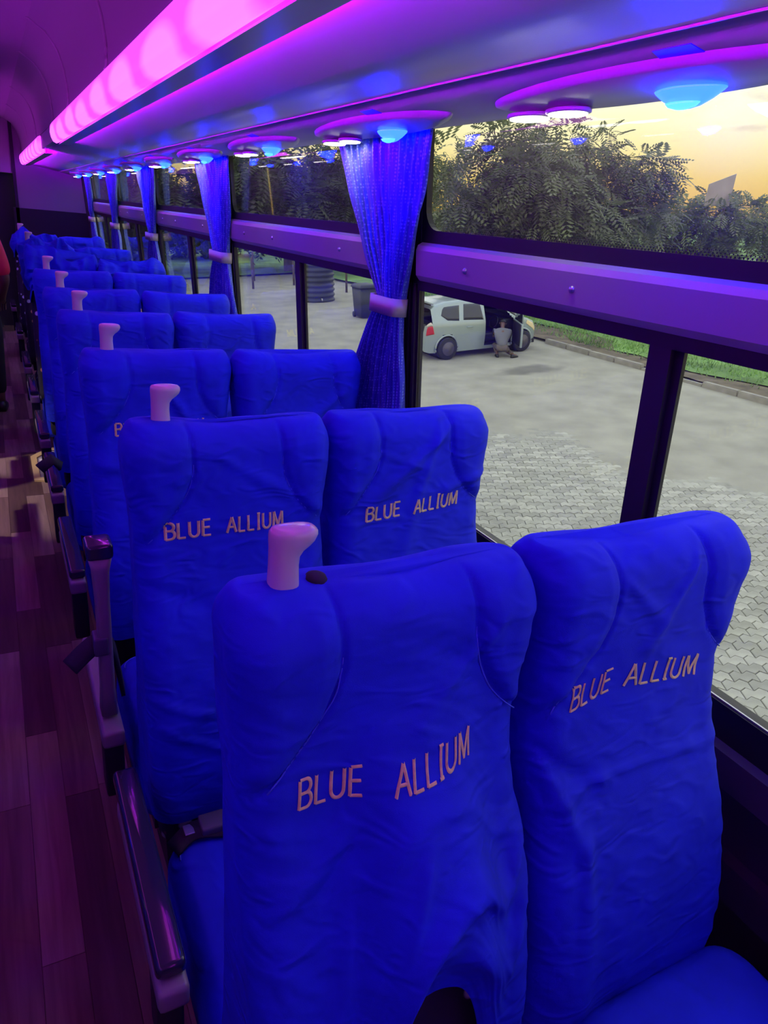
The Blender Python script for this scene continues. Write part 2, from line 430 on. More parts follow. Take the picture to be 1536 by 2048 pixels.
for k in range(-3, 4):
    a = 2.03 + PIT * k + 0.15; b2 = 2.03 + PIT * (k + 1)
    w = empty('window_%d' % (k + 4), (0, 0, 0)); tag(w, kind='structure')
    # lower sliding window
    mb = MB(); wbox(mb, a, b2, 0.86, 0.945, -0.02, 0.02); mb.build('sill_track', M['rubber'], w)
    mb = MB(); wbox(mb, a, b2, 0.945, 0.949, 0.010, 0.014); mb.build('track_edge', M['screw'], w)
    mb = MB(); wbox(mb, a, b2, 1.622, 1.652, -0.02, 0.018); mb.build('upper_track', M['rubber'], w)
    mid = (a + b2) / 2 - 0.03
    mb = MB(); wbox(mb, mid - 0.03, mid + 0.028, 0.94, 1.625, 0.0, 0.016); mb.build('mullion', M['frame'], w)
    mb = MB(); wbox(mb, mid - 0.052, mid - 0.03, 0.94, 1.625, -0.008, 0.002); mb.build('mullion_lip', M['rubber'], w)
    mb = MB(); wbox(mb, a, mid, 0.94, 1.63, -0.006, -0.003); mb.build('sliding_pane', M['glass'], w)
    mb = MB(); wbox(mb, mid, b2, 0.94, 1.63, 0.004, 0.007); mb.build('sliding_pane', M['glass'], w)
    # upper fixed window with rounded lower corners in a black border
    mb = MB(); wbox(mb, a, b2, 1.765, 1.802, -0.01, 0.010); mb.build('black_border', M['rubber'], w)
    mb = MB()
    for (yc, sg) in ((a, 1), (b2, -1)):
        pts = [(yc, 1.80)] + [(yc + sg * (0.02 + 0.06 * (1 - math.cos(q))), 1.802 + 0.06 * (1 - math.sin(q))) for q in [math.pi / 2 * i / 6 for i in range(7)]][::-1] + [(yc + sg * 0.02, 2.085), (yc, 2.085)]
        pts = [(yc, 1.795), (yc + sg * 0.085, 1.795)] + [(yc + sg * (0.022 + 0.063 * (1 - math.sin(q))), 1.803 + 0.063 * (1 - math.cos(q))) for q in [math.pi / 2 * i / 6 for i in range(7)]] + [(yc + sg * 0.022, 2.085), (yc, 2.085)]
        n_ = len(pts)
        mb.add([(wx(z, 0.010), y, z) for y, z in pts] + [(wx(z, -0.01), y, z) for y, z in pts],
               [tuple(range(n_)), tuple(range(n_, 2 * n_))[::-1]] + [(i, (i + 1) % n_, n_ + (i + 1) % n_, n_ + i) for i in range(n_)])
    mb.build('corner_border', M['rubber'], w)
    mb = MB(); wbox(mb, a, b2, 1.80, 2.085, -0.006, -0.002); mb.build('fixed_pane', M['glass_dark'], w)
    # printed dots along the border: fine raster fading out
    mb = MB()
    for r_ in range(3):
        s_ = 0.0026 - 0.0006 * r_
        for i in range(int((b2 - a - 0.2) / 0.009)):
            y = a + 0.1 + i * 0.009 + (r_ % 2) * 0.0045; z = 1.8045 + r_ * 0.0052
            mb.add([(wx(z, 0.0), y - s_, z), (wx(z - s_, 0.0), y, z - s_), (wx(z, 0.0), y + s_, z), (wx(z + s_, 0.0), y, z + s_)], [(0, 1, 2, 3)])
    tag(mb.build('dot_raster', M['rubber'], w), kind='stuff')
    # satin rail between the two
    t_ = empty('trim_%d' % (k + 4)); tag(t_, kind='structure')
    mb = MB()
    prof = [(1.652, -0.015), (1.652, 0.020), (1.668, 0.034), (1.742, 0.036), (1.757, 0.030), (1.766, 0.014), (1.766, -0.015)]
    ya, yb = a + 0.012, b2 - 0.012
    n_ = len(prof)
    mb.add([(wx(z, o), ya, z) for z, o in prof] + [(wx(z, o), yb, z) for z, o in prof],
           [tuple(range(n_)), tuple(range(n_, 2 * n_))[::-1]] + [(i, (i + 1) % n_, n_ + (i + 1) % n_, n_ + i) for i in range(n_)])
    mb.build('rail', M['rail'], t_)
    for q in (0.22, 0.62, 0.85):
        y = lerp(a, b2, q); z = 1.705
        rings = []
        for (rr, oo) in ((0.0085, 0.034), (0.0085, 0.037), (0.006, 0.0405), (0.002, 0.042)):
            rings.append([(wx(z, oo), y + rr * math.cos(j * math.pi / 5), z + rr * math.sin(j * math.pi / 5)) for j in range(10)])
        mb = MB(); mb.loft(rings); mb.build('screw', M['screw'], t_, True)

# other side of the bus (out of frame): lining wall
lw = MB().box(-1.60, -1.55, BUS_Y0, BUS_Y1, -0.05, 2.3).build('wall_left', M['wall']); tag(lw, kind='structure')
rw = MB().box(-1.6, 1.36, BUS_Y0 - 0.05, BUS_Y0, -0.05, 2.75).build('wall_rear', M['wall']); tag(rw, kind='structure')

# overhead: cove panel above the window, luggage bin face, ceiling
PROF = [(1.185, 2.092), (1.172, 2.079), (1.13, 2.066), (1.07, 2.070), (0.98, 2.084), (0.905, 2.1005)]
PROF2 = [(0.899, 2.1012), (0.75, 2.124), (0.60, 2.145), (0.486, 2.160)]
def strip(prof, th, y0, y1, name, m, parent=None):
    mb = MB()
    low = [(x, z) for x, z in prof]; up = [(x, z + th) for x, z in prof]
    n_ = len(prof); poly = low + up[::-1]; k = len(poly)
    mb.add([(x, y0, z) for x, z in poly] + [(x, y1, z) for x, z in poly],
           [(i, (i + 1) % k, k + (i + 1) % k, k + i) for i in range(k)] +
           [(i, i + 1, k - 2 - i, k - 1 - i) for i in range(n_ - 1)] + [(k + i, k + k - 1 - i, k + k - 2 - i, k + i + 1) for i in range(n_ - 1)])
    return mb.build(name, m, parent, True)
ce = MB().box(-1.6, 0.30, BUS_Y0, BUS_Y1, 2.66, 2.70).build('ceiling', M['ceil']); tag(ce, kind='structure')
strip(PROF, 0.03, BUS_Y0, BUS_Y1, 'window_cove', M['panel'], ce)
strip(PROF2, 0.03, BUS_Y0, BUS_Y1, 'bin_underside', M['panel'], ce)
MB().tube([(0.902, BUS_Y0, 2.0995), (0.902, BUS_Y1, 2.0995)], 0.0022, 6).build('seam_strip', M['trimlight'], ce)
MB().box(0.47, 1.36, BUS_Y0, BUS_Y1, 2.60, 2.70).build('roof_side', M['ceil'], ce)
MB().box(1.17, 1.36, BUS_Y0, BUS_Y1, 2.12, 2.62).build('roof_flank', M['ceil'], ce)
FAC = [(0.455, 2.262), (0.462, 2.285), (0.463, 2.35), (0.452, 2.44), (0.425, 2.53), (0.37, 2.61), (0.28, 2.665)]
mb = MB()
n_ = len(FAC)
mb.add([(x, BUS_Y0, z) for x, z in FAC] + [(x, BUS_Y1, z) for x, z in FAC], [(i, i + 1, n_ + i + 1, n_ + i) for i in range(n_ - 1)])
mb.build('bin_face', M['ceil'], ce, True)
for i, y in enumerate((0.4, 1.85, 3.3, 4.85, 6.0, 8.0, 9.6)):
    mb = MB()
    P_ = [(x - 0.004, y, z) for x, z in FAC]
    mb.tube(catmull(P_, 4), 0.007, 6); mb.build('rib', M['pod'], ce, True)

# magenta strips along the bin edge
def led(y0, y1, label):
    r = empty('light_strip', (0.440, (y0 + y1) / 2, 2.153))
    L = (y1 - y0) / 2
    mb = MB()
    prof = [(0.040, 0.004), (0.034, -0.018), (0.018, -0.025), (-0.002, -0.016), (-0.014, 0.010), (-0.018, 0.045), (-0.014, 0.080), (-0.002, 0.098), (0.016, 0.104)]
    rings = []
    for (y, s) in ((-L, 0.75), (-L + 0.02, 1.0), (L - 0.02, 1.0), (L, 0.75)):
        rings.append([(x, y, 0.045 + (z - 0.045) * s) for x, z in prof])
    mb.loft(rings)
    mb.build('diffuser', M['led'], r, True)
    MB().box(0.017, 0.045, -L - 0.01, L + 0.01, 0.006, 0.108).build('channel', M['frame'], r)
    mb = MB(); mb.loft([[(x, y, z) for x, z in ((0.044, 0.003), (0.054, 0.001), (0.058, -0.010), (0.056, -0.022), (0.044, -0.022))] for y in (-L, L)])
    mb.build('added_lip', M['wash'], r)  # added emitter beside the strip, washes the overhead panel violet
    MB().box(0.034, 0.100, -L, L, -0.0285, -0.024).build('added_baffle', M['pod'], r)  # added plate, keeps the lip's light off the rail
    tag(r, label, 'light strip'); return r
L1 = led(-3.9, 5.85, 'long glowing magenta light strip above the near seat rows')
L2 = led(7.35, 11.2, 'short far magenta light strip near the front of the bus')
MB().box(0.458, 0.49, 5.87, 7.33, 2.155, 2.262).build('bin_edge', M['ceil'], ce)
MB().box(0.458, 0.49, BUS_Y0, -3.92, 2.155, 2.262).build('bin_edge', M['ceil'], ce)

# passenger service units: pod with two reading lenses and a blue lamp
LAMP = []
ORD = ['nearest', 'second', 'third', 'fourth', 'fifth', 'sixth', 'seventh', 'eighth', 'ninth', 'tenth']
def cove_z(x): return interp([p[0] for p in PROF[::-1]], [p[1] for p in PROF[::-1]], x)
pod = None
def make_pod():
    r = empty('service_unit', (0, 0, 0))
    rings = []
    for d in (0.0, 0.008, 0.014, 0.0165):
        s = (1.0, 0.985, 0.93, 0.86)[(0.0, 0.008, 0.014, 0.0165).index(d)]
        ring = []
        for j in range(48):
            a = 2 * math.pi * j / 48
            cx_, sy = math.cos(a), math.sin(a)
            x = 1.036 + 0.070 * s * math.copysign(abs(cx_) ** 1.25, cx_)
            y = 0.09 + 0.44 * s * math.copysign(abs(sy) ** 0.95, sy)
            ring.append((x, y, cove_z(x) + 0.002 - d))
        rings.append(ring)
    MB().loft(rings, cap0=False).build('housing', M['pod'], r, True)
    for (y, rr) in ((0.315, 0.054), (0.44, 0.060)):
        x = 1.068
        ring = [(0.0, 0.0)]
        mb = MB(); rings = []
        for (q, dz) in ((1.12, 0.0), (1.12, 0.006), (1.0, 0.008)):
            rings.append([(x + rr * 0.55 * q * math.cos(j * math.pi / 12), y + rr * q * math.sin(j * math.pi / 12), 2.054 - dz) for j in range(24)])
        mb.loft(rings); b_ = mb.build('lens_ring', M['pod'], r, True)
        mb = MB(); rings = []
        for (q, dz) in ((0.98, 0.006), (0.95, 0.010), (0.6, 0.012)):
            rings.append([(x + rr * 0.55 * q * math.cos(j * math.pi / 12), y + rr * q * math.sin(j * math.pi / 12), 2.054 - dz) for j in range(24)])
        mb.loft(rings); mb.build('reading_lens', M['read'], r, True)
    # boat-shaped blue lens
    mb = MB(); rings = []
    for q, dz in ((1.0, 0.0), (0.93, 0.004), (0.70, 0.014), (0.42, 0.023), (0.18, 0.027)):
        ring = []
        for j in range(28):
            a = 2 * math.pi * j / 28
            ring.append((1.056 + 0.038 * q * math.copysign(abs(math.cos(a)) ** 1.1, math.cos(a)), 0.072 * q * math.copysign(abs(math.sin(a)) ** 1.3, math.sin(a)), 2.056 - dz))
        rings.append(ring)
    mb.loft(rings); mb.build('blue_lens', M['lens'], r, True)
    mb = MB(); rings = []
    for q, dz in ((0.50, 0.0205), (0.40, 0.026), (0.16, 0.030)):
        rings.append([(1.046 + 0.033 * q * math.cos(2 * math.pi * j / 20), 0.070 * q * math.sin(2 * math.pi * j / 20), 2.056 - dz) for j in range(20)])
    mb.loft(rings); mb.build('lens_core', M['lens_core'], r, True)
    # small deep-blue emissive patch on the cove above the lens
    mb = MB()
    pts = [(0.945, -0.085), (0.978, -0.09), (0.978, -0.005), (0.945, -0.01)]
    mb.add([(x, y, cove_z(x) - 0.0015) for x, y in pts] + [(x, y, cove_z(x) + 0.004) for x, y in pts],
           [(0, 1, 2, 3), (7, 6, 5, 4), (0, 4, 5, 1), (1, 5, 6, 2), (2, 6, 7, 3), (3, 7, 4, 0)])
    mb.build('glow_patch', M['glow'], r)
    return r
BEHIND = ['first', 'second', 'third', 'fourth']
for i in list(range(10)) + [-1, -2, -3, -4]:
    y = 0.972 + 1.062 * i
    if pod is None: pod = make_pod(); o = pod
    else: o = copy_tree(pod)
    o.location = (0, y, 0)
    tag(o, ('%s blue-lit service pod above the windows, counted from the camera' % ORD[i]) if i >= 0 else ('%s blue-lit service pod above the windows behind the viewpoint' % BEHIND[-i - 1]), 'overhead lamp', 'blue lamp pods above the windows')

# the same fittings on the other side of the aisle
def mirror(o, label, cat):
    c = copy_tree(o); c.scale = (-1, 1, 1); c.location = (-0.2 - o.location.x, o.location.y, o.location.z); tag(c, label, cat)
    for ch in list(c.children):
        if ch.name.startswith('added_lip'): bpy.data.objects.remove(ch, do_unlink=True)
    return c
mirror(L1, 'long magenta light strip over the opposite seat rows', 'light strip')
mirror(L2, 'short magenta light strip over the opposite front rows', 'light strip')
def mir(p): return [(-0.2 - x, z) for x, z in p]
strip(mir(PROF), 0.03, BUS_Y0, BUS_Y1, 'window_cove', M['panel'], ce)
strip(mir(PROF2), 0.03, BUS_Y0, BUS_Y1, 'bin_underside', M['panel'], ce)
mb = MB(); n_ = len(FAC)
mb.add([(-0.2 - x, BUS_Y0, z) for x, z in FAC] + [(-0.2 - x, BUS_Y1, z) for x, z in FAC], [(i, i + 1, n_ + i + 1, n_ + i) for i in range(n_ - 1)])
mb.build('bin_face', M['ceil'], ce, True)
for i in list(range(10)) + [-1, -2, -3, -4]:
    y = 0.972 + 1.062 * i
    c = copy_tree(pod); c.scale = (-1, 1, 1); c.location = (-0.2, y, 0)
    tag(c, ('%s blue-lit service pod on the opposite side of the aisle' % ORD[i]) if i >= 0 else ('%s blue-lit service pod behind the viewpoint on the opposite side' % BEHIND[-i - 1]), 'overhead lamp', 'blue lamp pods on the opposite side')
    if i in (3, 4):          # two reading lamps over the opposite rows are switched on and turned to the aisle
        rl = bpy.data.lights.new('reading_lamp', 'SPOT'); rl.energy = 190.0; rl.color = (1.0, 0.90, 0.84); rl.spot_size = math.radians(34); rl.spot_blend = 0.6; rl.shadow_soft_size = 0.05
        lo = bpy.data.objects.new('reading_lamp', rl); COL.objects.link(lo); lo.location = (-0.2 - 1.083, y + 0.375, 2.035)
        lo.rotation_euler = (Vector((0.02, y + 0.5, 0.0)) - lo.location).to_track_quat('-Z', 'Y').to_euler()

# front bulkhead
fw = MB().box(0.36, 1.36, BUS_Y1 - 0.05, BUS_Y1, 1.60, 2.7).build('wall_front', M['partition']); tag(fw, kind='structure')
MB().box(-1.6, 0.36, BUS_Y1 + 0.2, BUS_Y1 + 0.25, -0.05, 2.7).build('cab_back', M['dark'], fw)
MB().box(0.30, 1.36, BUS_Y1 - 0.09, BUS_Y1 - 0.01, -0.05, 1.60).build('lower_partition', M['dark'], fw)
MB().box(0.33, 0.37, BUS_Y1 - 0.09, BUS_Y1 + 0.02, -0.05, 2.66).build('door_post', M['dark'], fw)
MB().box(-1.6, 0.36, BUS_Y1 - 0.06, BUS_Y1 + 0.2, 2.02, 2.7).build('door_header', M['partition'], fw)
# ================================================================== SEATS
ZTOP = 1.375
def seat_fields(A, xl, xr, seed, folds=(), crumple=0.0, res=1.0, hem=None, zb=0.46):
    """returns functions describing the draped back cover"""
    rs = random.Random(seed)
    ox = Vector((seed * 3.7, seed * 1.3, 0))
    ZS = [0.44, 0.60, 0.75, 0.85, 0.99, 1.13, 1.32, 1.40]
    DY = [-0.150, -0.170, -0.145, -0.112, -0.050, -0.012, 0.0, 0.004]
    FY = [0.10, 0.10, 0.095, 0.10, 0.115, 0.14, 0.155, 0.155]
    WD = [0.0, 0.002, 0.0, -0.002, -0.010, -0.016, 0.010, 0.008]    # widening of each side
    kw = rs.uniform(0.7, 1.2)
    def smooth(z, arr):
        return sum(interp(ZS, arr, z + d) * w for d, w in ((-0.06, 0.25), (0.0, 0.5), (0.06, 0.25)))
    def prof(z):
        w = smooth(z, WD)
        return xl - w * 0.45, xr + w * kw, A + smooth(z, DY), A + smooth(z, FY)
    sl = [(0.265, 1.40), (0.285, 1.32), (0.285, 1.27), (0.24, 1.215), (0.13, 1.15), (0.0, 1.10)]
    sr = [(0.725, 1.40), (0.735, 1.30), (0.745, 1.255), (0.80, 1.20), (0.88, 1.16), (0.99, 1.125)]
    jl = rs.uniform(-0.02, 0.02)
    sl = [(a + jl, b_) for a, b_ in sl]; sr = [(a + jl, b_) for a, b_ in sr]
    def sx(s, z): return interp([p[1] for p in s][::-1], [p[0] for p in s][::-1], z)
    W_ = xr - xl
    def f(x, z):
        t_ = (x - xl) / W_
        v = 0.0
        if z > 1.085:
            a = sx(sl, z); d = (a - t_) * W_
            v += 0.012 * max(0.0, min(1.0, d / 0.03)) ** 0.7 * min(1, (z - 1.085) / 0.06) if d > 0 else 0.0
            v -= 0.0065 * math.exp(-(d / 0.005) ** 2)
        if z > 1.115:
            b_ = sx(sr, z); d = (t_ - b_) * W_
            v += 0.012 * max(0.0, min(1.0, d / 0.03)) ** 0.7 * min(1, (z - 1.115) / 0.05) if d > 0 else 0.0
            v -= 0.0065 * math.exp(-(d / 0.005) ** 2)
        p = Vector((x * 6, z * 5, 0)) + ox
        v += 0.005 * noise.noise(p)
        q = Vector(((x + z) * 9, (x - z) * 3.2, 1.7)) + ox
        v += 0.0065 * (0.5 - abs(noise.noise(q))) * (0.6 + 0.6 * noise.noise(p * 0.6))
        q2 = Vector((x * 8 - z * 3, z * 22 + x * 6, 4.1)) + ox
        edge = math.exp(-((t_ - 0.0) / 0.12) ** 2) + math.exp(-((t_ - 1.0) / 0.12) ** 2) + 0.35
        v += 0.0045 * edge * max(0.0, 0.35 - abs(noise.noise(q2))) * 2
        for (x0, z0, x1, z1, wd, am) in folds:
            dx, dz = x1 - x0, z1 - z0; L2 = dx * dx + dz * dz
            u = ((x - x0) * dx + (z - z0) * dz) / L2
            dd = ((x - x0) * dz - (z - z0) * dx) / math.sqrt(L2)
            e_ = 1.0 if 0 <= u <= 1 else math.exp(-((u if u < 0 else u - 1) / 0.18) ** 2)
            v += am * math.exp(-(dd / (wd * (0.5 + 0.7 * min(max(u, 0), 1)))) ** 2) * e_
        if crumple:
            v += crumple * (0.4 - abs(noise.noise(Vector((x * 11, z * 13, 7)) + ox))) * 1.6
            v += crumple * noise.noise(Vector((x * 5, z * 6, 3)) + ox)
        return v
    def rear(x, z):
        return prof(z)[2] - f(x, z)
    return prof, f, rear, sl, sr

def back_cover(name, A, xl, xr, seed, m, parent, folds=(), crumple=0.0, res=1.0, hem=None, zb=0.46, zfront=None):
    prof, f, rear, sl, sr = seat_fields(A, xl, xr, seed, folds, crumple)
    nz, nr, nc, nsd, nf = int(96 * res), int(72 * res), max(4, int(7 * res)), max(3, int(10 * res)), max(4, int(14 * res))
    rt = 0.068
    levels = [(lerp(zb, ZTOP - rt, i / nz), 0.0) for i in range(nz + 1)]
    ncap = max(5, int(12 * res))
    for i in range(1, ncap + 1):
        a = math.pi / 2 * i / ncap
        levels.append((ZTOP - rt + rt * math.sin(a), rt * (1 - math.cos(a))))
    rings = []
    for (z, ins) in levels:
        x0, x1, y0, y1 = prof(z)
        y0 += ins; y1 -= ins; x0 += ins * 0.36; x1 -= ins * 0.36
        rc = max(0.004, min(0.055, (y1 - y0) / 2 - 0.001))
        ring = []
        def corner(cx_, cy_, a0):
            for i in range(nc):
                a = math.radians(a0 + 90.0 * (i + 0.5) / nc)
                ring.append((cx_ + rc * math.cos(a), cy_ + rc * math.sin(a)))
        for i in range(nr + 1): ring.append((lerp(x0 + rc, x1 - rc, i / nr), y0))
        corner(x1 - rc, y0 + rc, 270)
        for i in range(nsd + 1): ring.append((x1, lerp(y0 + rc, y1 - rc, i / nsd)))
        corner(x1 - rc, y1 - rc, 0)
        for i in range(nf + 1): ring.append((lerp(x1 - rc, x0 + rc, i / nf), y1))
        corner(x0 + rc, y1 - rc, 90)
        for i in range(nsd + 1): ring.append((x0, lerp(y1 - rc, y0 + rc, i / nsd)))
        corner(x0 + rc, y0 + rc, 180)
        out = []
        cxm, cym = (x0 + x1) / 2, (y0 + y1) / 2
        for (x, y) in ring:
            g = f(x, z)
            k = min(1.0, max(0.0, (cym - y) / max(1e-4, cym - y0)))       # 1 on the rear face
            s = min(1.0, abs(x - cxm) / max(1e-4, (x1 - x0) / 2))
            zz = z
            if hem is not None:
                t_ = (x - xl) / (xr - xl); lift = hem(t_) * (k ** 3)
                zz = zb + lift + (z - zb) * (ZTOP - rt - zb - lift) / (ZTOP - rt - zb) if ins == 0 else z
            yy = y - g * k
            xx = x
            if s > 0.9 and k < 1.0:
                w_ = 0.005 * noise.noise(Vector((seed * 2.1 + x * 3, y * 9, z * 9))) + crumple * noise.noise(Vector((seed + 3.3 + x, y * 8, z * 9)))
                xx = x + w_ * (1 - k) * (1 if x > cxm else -1) * 0.8
            if ins > 0:
                zz = z - 0.010 * math.exp(-(((x - xl) / (xr - xl) - 0.5) / 0.25) ** 2) * (ins / rt) + 0.006 * noise.noise(Vector((x * 9 + seed, y * 7, 2.0))) + crumple * 2.2 * (ins / rt) * (0.25 + noise.noise(Vector((x * 8 + seed * 3, y * 6, 9.0))))
            out.append((xx, yy, zz))
        rings.append(out)
    mb = MB(); mb.loft(rings, cap0=False, cap1=True)
    o = mb.build(name, m, parent, True)
    if hem is not None:
        def rear(x, zz):
            lift = hem((x - xl) / (xr - xl))
            z = zb + (zz - zb - lift) * (ZTOP - rt - zb) / (ZTOP - rt - zb - lift)
            return prof(z)[2] - f(x, z)
    return o, prof, f, rear, sl, sr

# ---- embroidered letters as stitched strokes: unit letters 0..1 high
def arc(cx_, cy_, rx, ry, a0, a1, n=10):
    return [(cx_ + rx * math.cos(math.radians(lerp(a0, a1, i / n))), cy_ + ry * math.sin(math.radians(lerp(a0, a1, i / n)))) for i in range(n + 1)]
LET = {
    'B': (0.66, [[(0.06, 0), (0.06, 1)], [(0.06, 1), (0.36, 1)] + arc(0.36, 0.765, 0.22, 0.235, 90, -90) + [(0.06, 0.53)], [(0.06, 0.53), (0.38, 0.53)] + arc(0.38, 0.265, 0.25, 0.265, 90, -90) + [(0.06, 0)]]),
    'L': (0.58, [[(0.06, 1), (0.06, 0)], [(0.06, 0), (0.52, 0)]]),
    'U': (0.72, [[(0.06, 1), (0.06, 0.30)] + arc(0.35, 0.30, 0.29, 0.30, 180, 360) + [(0.64, 1)]]),
    'E': (0.62, [[(0.06, 0), (0.06, 1)], [(0.06, 1), (0.54, 1)], [(0.06, 0.52), (0.50, 0.52)], [(0.06, 0), (0.56, 0)]]),
    'A': (0.74, [[(0.02, 0), (0.36, 1)], [(0.36, 1), (0.70, 0)], [(0.15, 0.34), (0.57, 0.34)]]),
    'I': (0.34, [[(0.17, 0), (0.17, 1)], [(0.05, 1), (0.29, 1)], [(0.05, 0), (0.29, 0)]]),
    'M': (0.86, [[(0.06, 0), (0.09, 1)], [(0.09, 1), (0.41, 0.08)], [(0.41, 0.08), (0.73, 1)], [(0.73, 1), (0.78, 0)]]),
}
def lettering(words, rear, m, parent, stroke=0.1):
    """words: list of (text, x0, z0, x1, z1) baselines in the plane of the seat back; the strokes lie on the cover"""
    for (text, x0, z0, x1, z1, h0, slant) in words:
        mb = MB()
        tot = sum(LET[c][0] for c in text) + 0.13 * (len(text) - 1)
        sc = math.hypot(x1 - x0, z1 - z0) / tot
        dx, dz = (x1 - x0) / (tot), (z1 - z0) / (tot)
        cur = 0.0
        for c in text:
            w, strokes = LET[c]
            for s in strokes:
                pts = []
                for i in range(len(s) - 1):
                    n = max(1, int(math.hypot(s[i + 1][0] - s[i][0], s[i + 1][1] - s[i][1]) / 0.12))
                    for k in range(n): pts.append((lerp(s[i][0], s[i + 1][0], k / n), lerp(s[i][1], s[i + 1][1], k / n)))
                pts.append(s[-1])
                L_, R_, C_ = [], [], []
                for i, (a, b_) in enumerate(pts):
                    p, q = pts[max(i - 1, 0)], pts[min(i + 1, len(pts) - 1)]
                    tx, tz = q[0] - p[0], (q[1] - p[1]); l = math.hypot(tx, tz) or 1
                    nx, nz_ = -tz / l, tx / l
                    hw = stroke * (0.5 + 0.16 * abs(tz / l))
                    for lst, sg, up in ((L_, 1, 0.0010), (C_, 0, 0.0030), (R_, -1, 0.0010)):
                        u = a + nx * hw * sg + cur; v = b_ + nz_ * hw * sg
                        X = x0 + dx * u + slant * v * h0; Z = z0 + dz * u + v * h0
                        lst.append((X, rear(X, Z) - up, Z))
                n = len(pts)
                mb.add(L_ + C_ + R_, [(i, i + 1, n + i + 1, n + i) for i in range(n - 1)] + [(n + i, n + i + 1, 2 * n + i + 1, 2 * n + i) for i in range(n - 1)])
            cur += w + 0.13
        mb.build('lettering', m, parent, True)

def seam_tube(s, xl, xr, rear, parent, zlo):
    pts = catmull([(a, 0, b_) for a, b_ in s], 6)
    P_ = [(lerp(xl, xr, p.x), rear(lerp(xl, xr, p.x), p.z) - 0.0002, p.z) for p in pts if p.z < ZTOP - 0.075 and p.z > zlo and 0.06 < p.x < 0.93]
    return MB().tube(P_, 0.0013, 5).build('seam', M['seam'], parent, True)

def grip(parent, x, y, z):
    rings = []; G = 0.78; x -= 0.006; z += 0.008
    for (h, l, r, d) in ((-0.02, -0.026, 0.026, 0.024), (0.0, -0.0255, 0.025, 0.0235), (0.03, -0.0245, 0.0235, 0.022), (0.048, -0.0245, 0.025, 0.022), (0.058, -0.0245, 0.032, 0.0225),
                         (0.066, -0.025, 0.043, 0.0235), (0.074, -0.0255, 0.051, 0.0245), (0.082, -0.0255, 0.0545, 0.025), (0.089, -0.025, 0.054, 0.0245), (0.094, -0.022, 0.049, 0.021), (0.0965, -0.014, 0.038, 0.013)):
        l, r, d, h = l * G, r * G, d * G, h * G
        c, w = (l + r) / 2, (r - l) / 2
        rings.append([(x + c + w * math.copysign(abs(math.cos(a)) ** 0.8, math.cos(a)), y + d * math.copysign(abs(math.sin(a)) ** 0.8, math.sin(a)), z + h) for a in [2 * math.pi * j / 20 for j in range(20)]])
    return MB().loft(rings).build('grab_handle', M['grip'], parent, True)

def armrest(parent, x, y, raised=False):
    b_ = rbox('armrest_base', x - 0.028, x + 0.026, y - 0.035, y + 0.44, 0.525, 0.572, 0.010, M['armbeige'], parent)
    rbox('armrest_post', x - 0.02, x + 0.03, y + 0.04, y + 0.12, 0.30, 0.53, 0.008, M['frame'], parent)
    if not raised:
        mb = MB(); pillow(mb, x - 0.026, x + 0.027, y - 0.01, y + 0.50, 0.572, 0.604, 0.012, 0.010)
        mb.build('armrest_pad', M['armdark'], parent, True)
    else:
        rings = []
        for (z, dy, d, w) in ((0.58, 0.055, 0.03, 0.020), (0.66, 0.045, 0.026, 0.017), (0.78, 0.035, 0.024, 0.016), (0.92, 0.030, 0.024, 0.016), (1.00, 0.030, 0.026, 0.019), (1.035, 0.033, 0.030, 0.026)):
            rings.append(rring(x - w, x + w, y + dy - d, y + dy + d, z, 0.010))
        MB().loft(rings).build('raised_arm', M['armbeige'], parent, True)
        mb = MB(); pillow(mb, x - 0.030, x + 0.030, y + 0.0, y + 0.075, 1.035, 1.072, 0.012, 0.008)
        mb.build('armrest_pad', M['armdark'], parent, True)

def cushion(parent, xl, xr, A, seed, front=0.58, z1=0.475, m=None):
    mb = MB(); rs = random.Random(seed)
    n, rc, rr = 8, 0.07, 0.05
    rings = []
    y0, y1 = A + 0.03, A + front
    for z in (0.30, 0.34, 0.38, z1 - rr):
        ring = rring(xl, xr, y0, y1, z, rc, 7)
        rings.append(ring)
    for i in range(1, n + 1):
        a = math.pi / 2 * i / n; d = rr * (1 - math.cos(a))
        rings.append(rring(xl + d, xr - d, y0 + d, y1 - d, z1 - rr + rr * math.sin(a), rc - d * 0.5, 7))
    rings.append(rring(xl + 0.12, xr - 0.12, y0 + 0.12, y1 - 0.12, z1 + 0.006, 0.04, 7))
    rings = [[(x + 0.006 * noise.noise(Vector((x * 9, y * 9, z * 14 + seed))), y, z + 0.005 * noise.noise(Vector((x * 8 + seed, y * 8, 1)))) for x, y, z in r] for r in rings]
    mb.loft(rings)
    return mb.build('seat_cushion', m or M['cover'], parent, True)

def under_frame(parent, xl, xr, A):
    mb = MB()
    mb.box(xl + 0.03, xr - 0.03, A + 0.06, A + 0.50, 0.24, 0.31)
    mb.build('seat_pan', M['frame'], parent)
    for xx in (xl + 0.07, xr - 0.11):
        mb = MB(); mb.hexa([(xx, A + 0.10, 0), (xx + 0.04, A + 0.10, 0), (xx + 0.04, A + 0.44, 0), (xx, A + 0.44, 0), (xx, A + 0.16, 0.245), (xx + 0.04, A + 0.16, 0.245), (xx + 0.04, A + 0.36, 0.245), (xx, A + 0.36, 0.245)])
        mb.build('leg', M['frame'], parent)

AL, AR = 0.200, 0.658       # aisle seat
WL, WR = 0.672, 1.130       # window seat
ROWS = [0.665, 1.435, 2.265, 3.125, 3.955, 4.95]
COUNT = ['first', 'second', 'third', 'fourth', 'fifth', 'sixth', 'seventh', 'eighth', 'ninth']

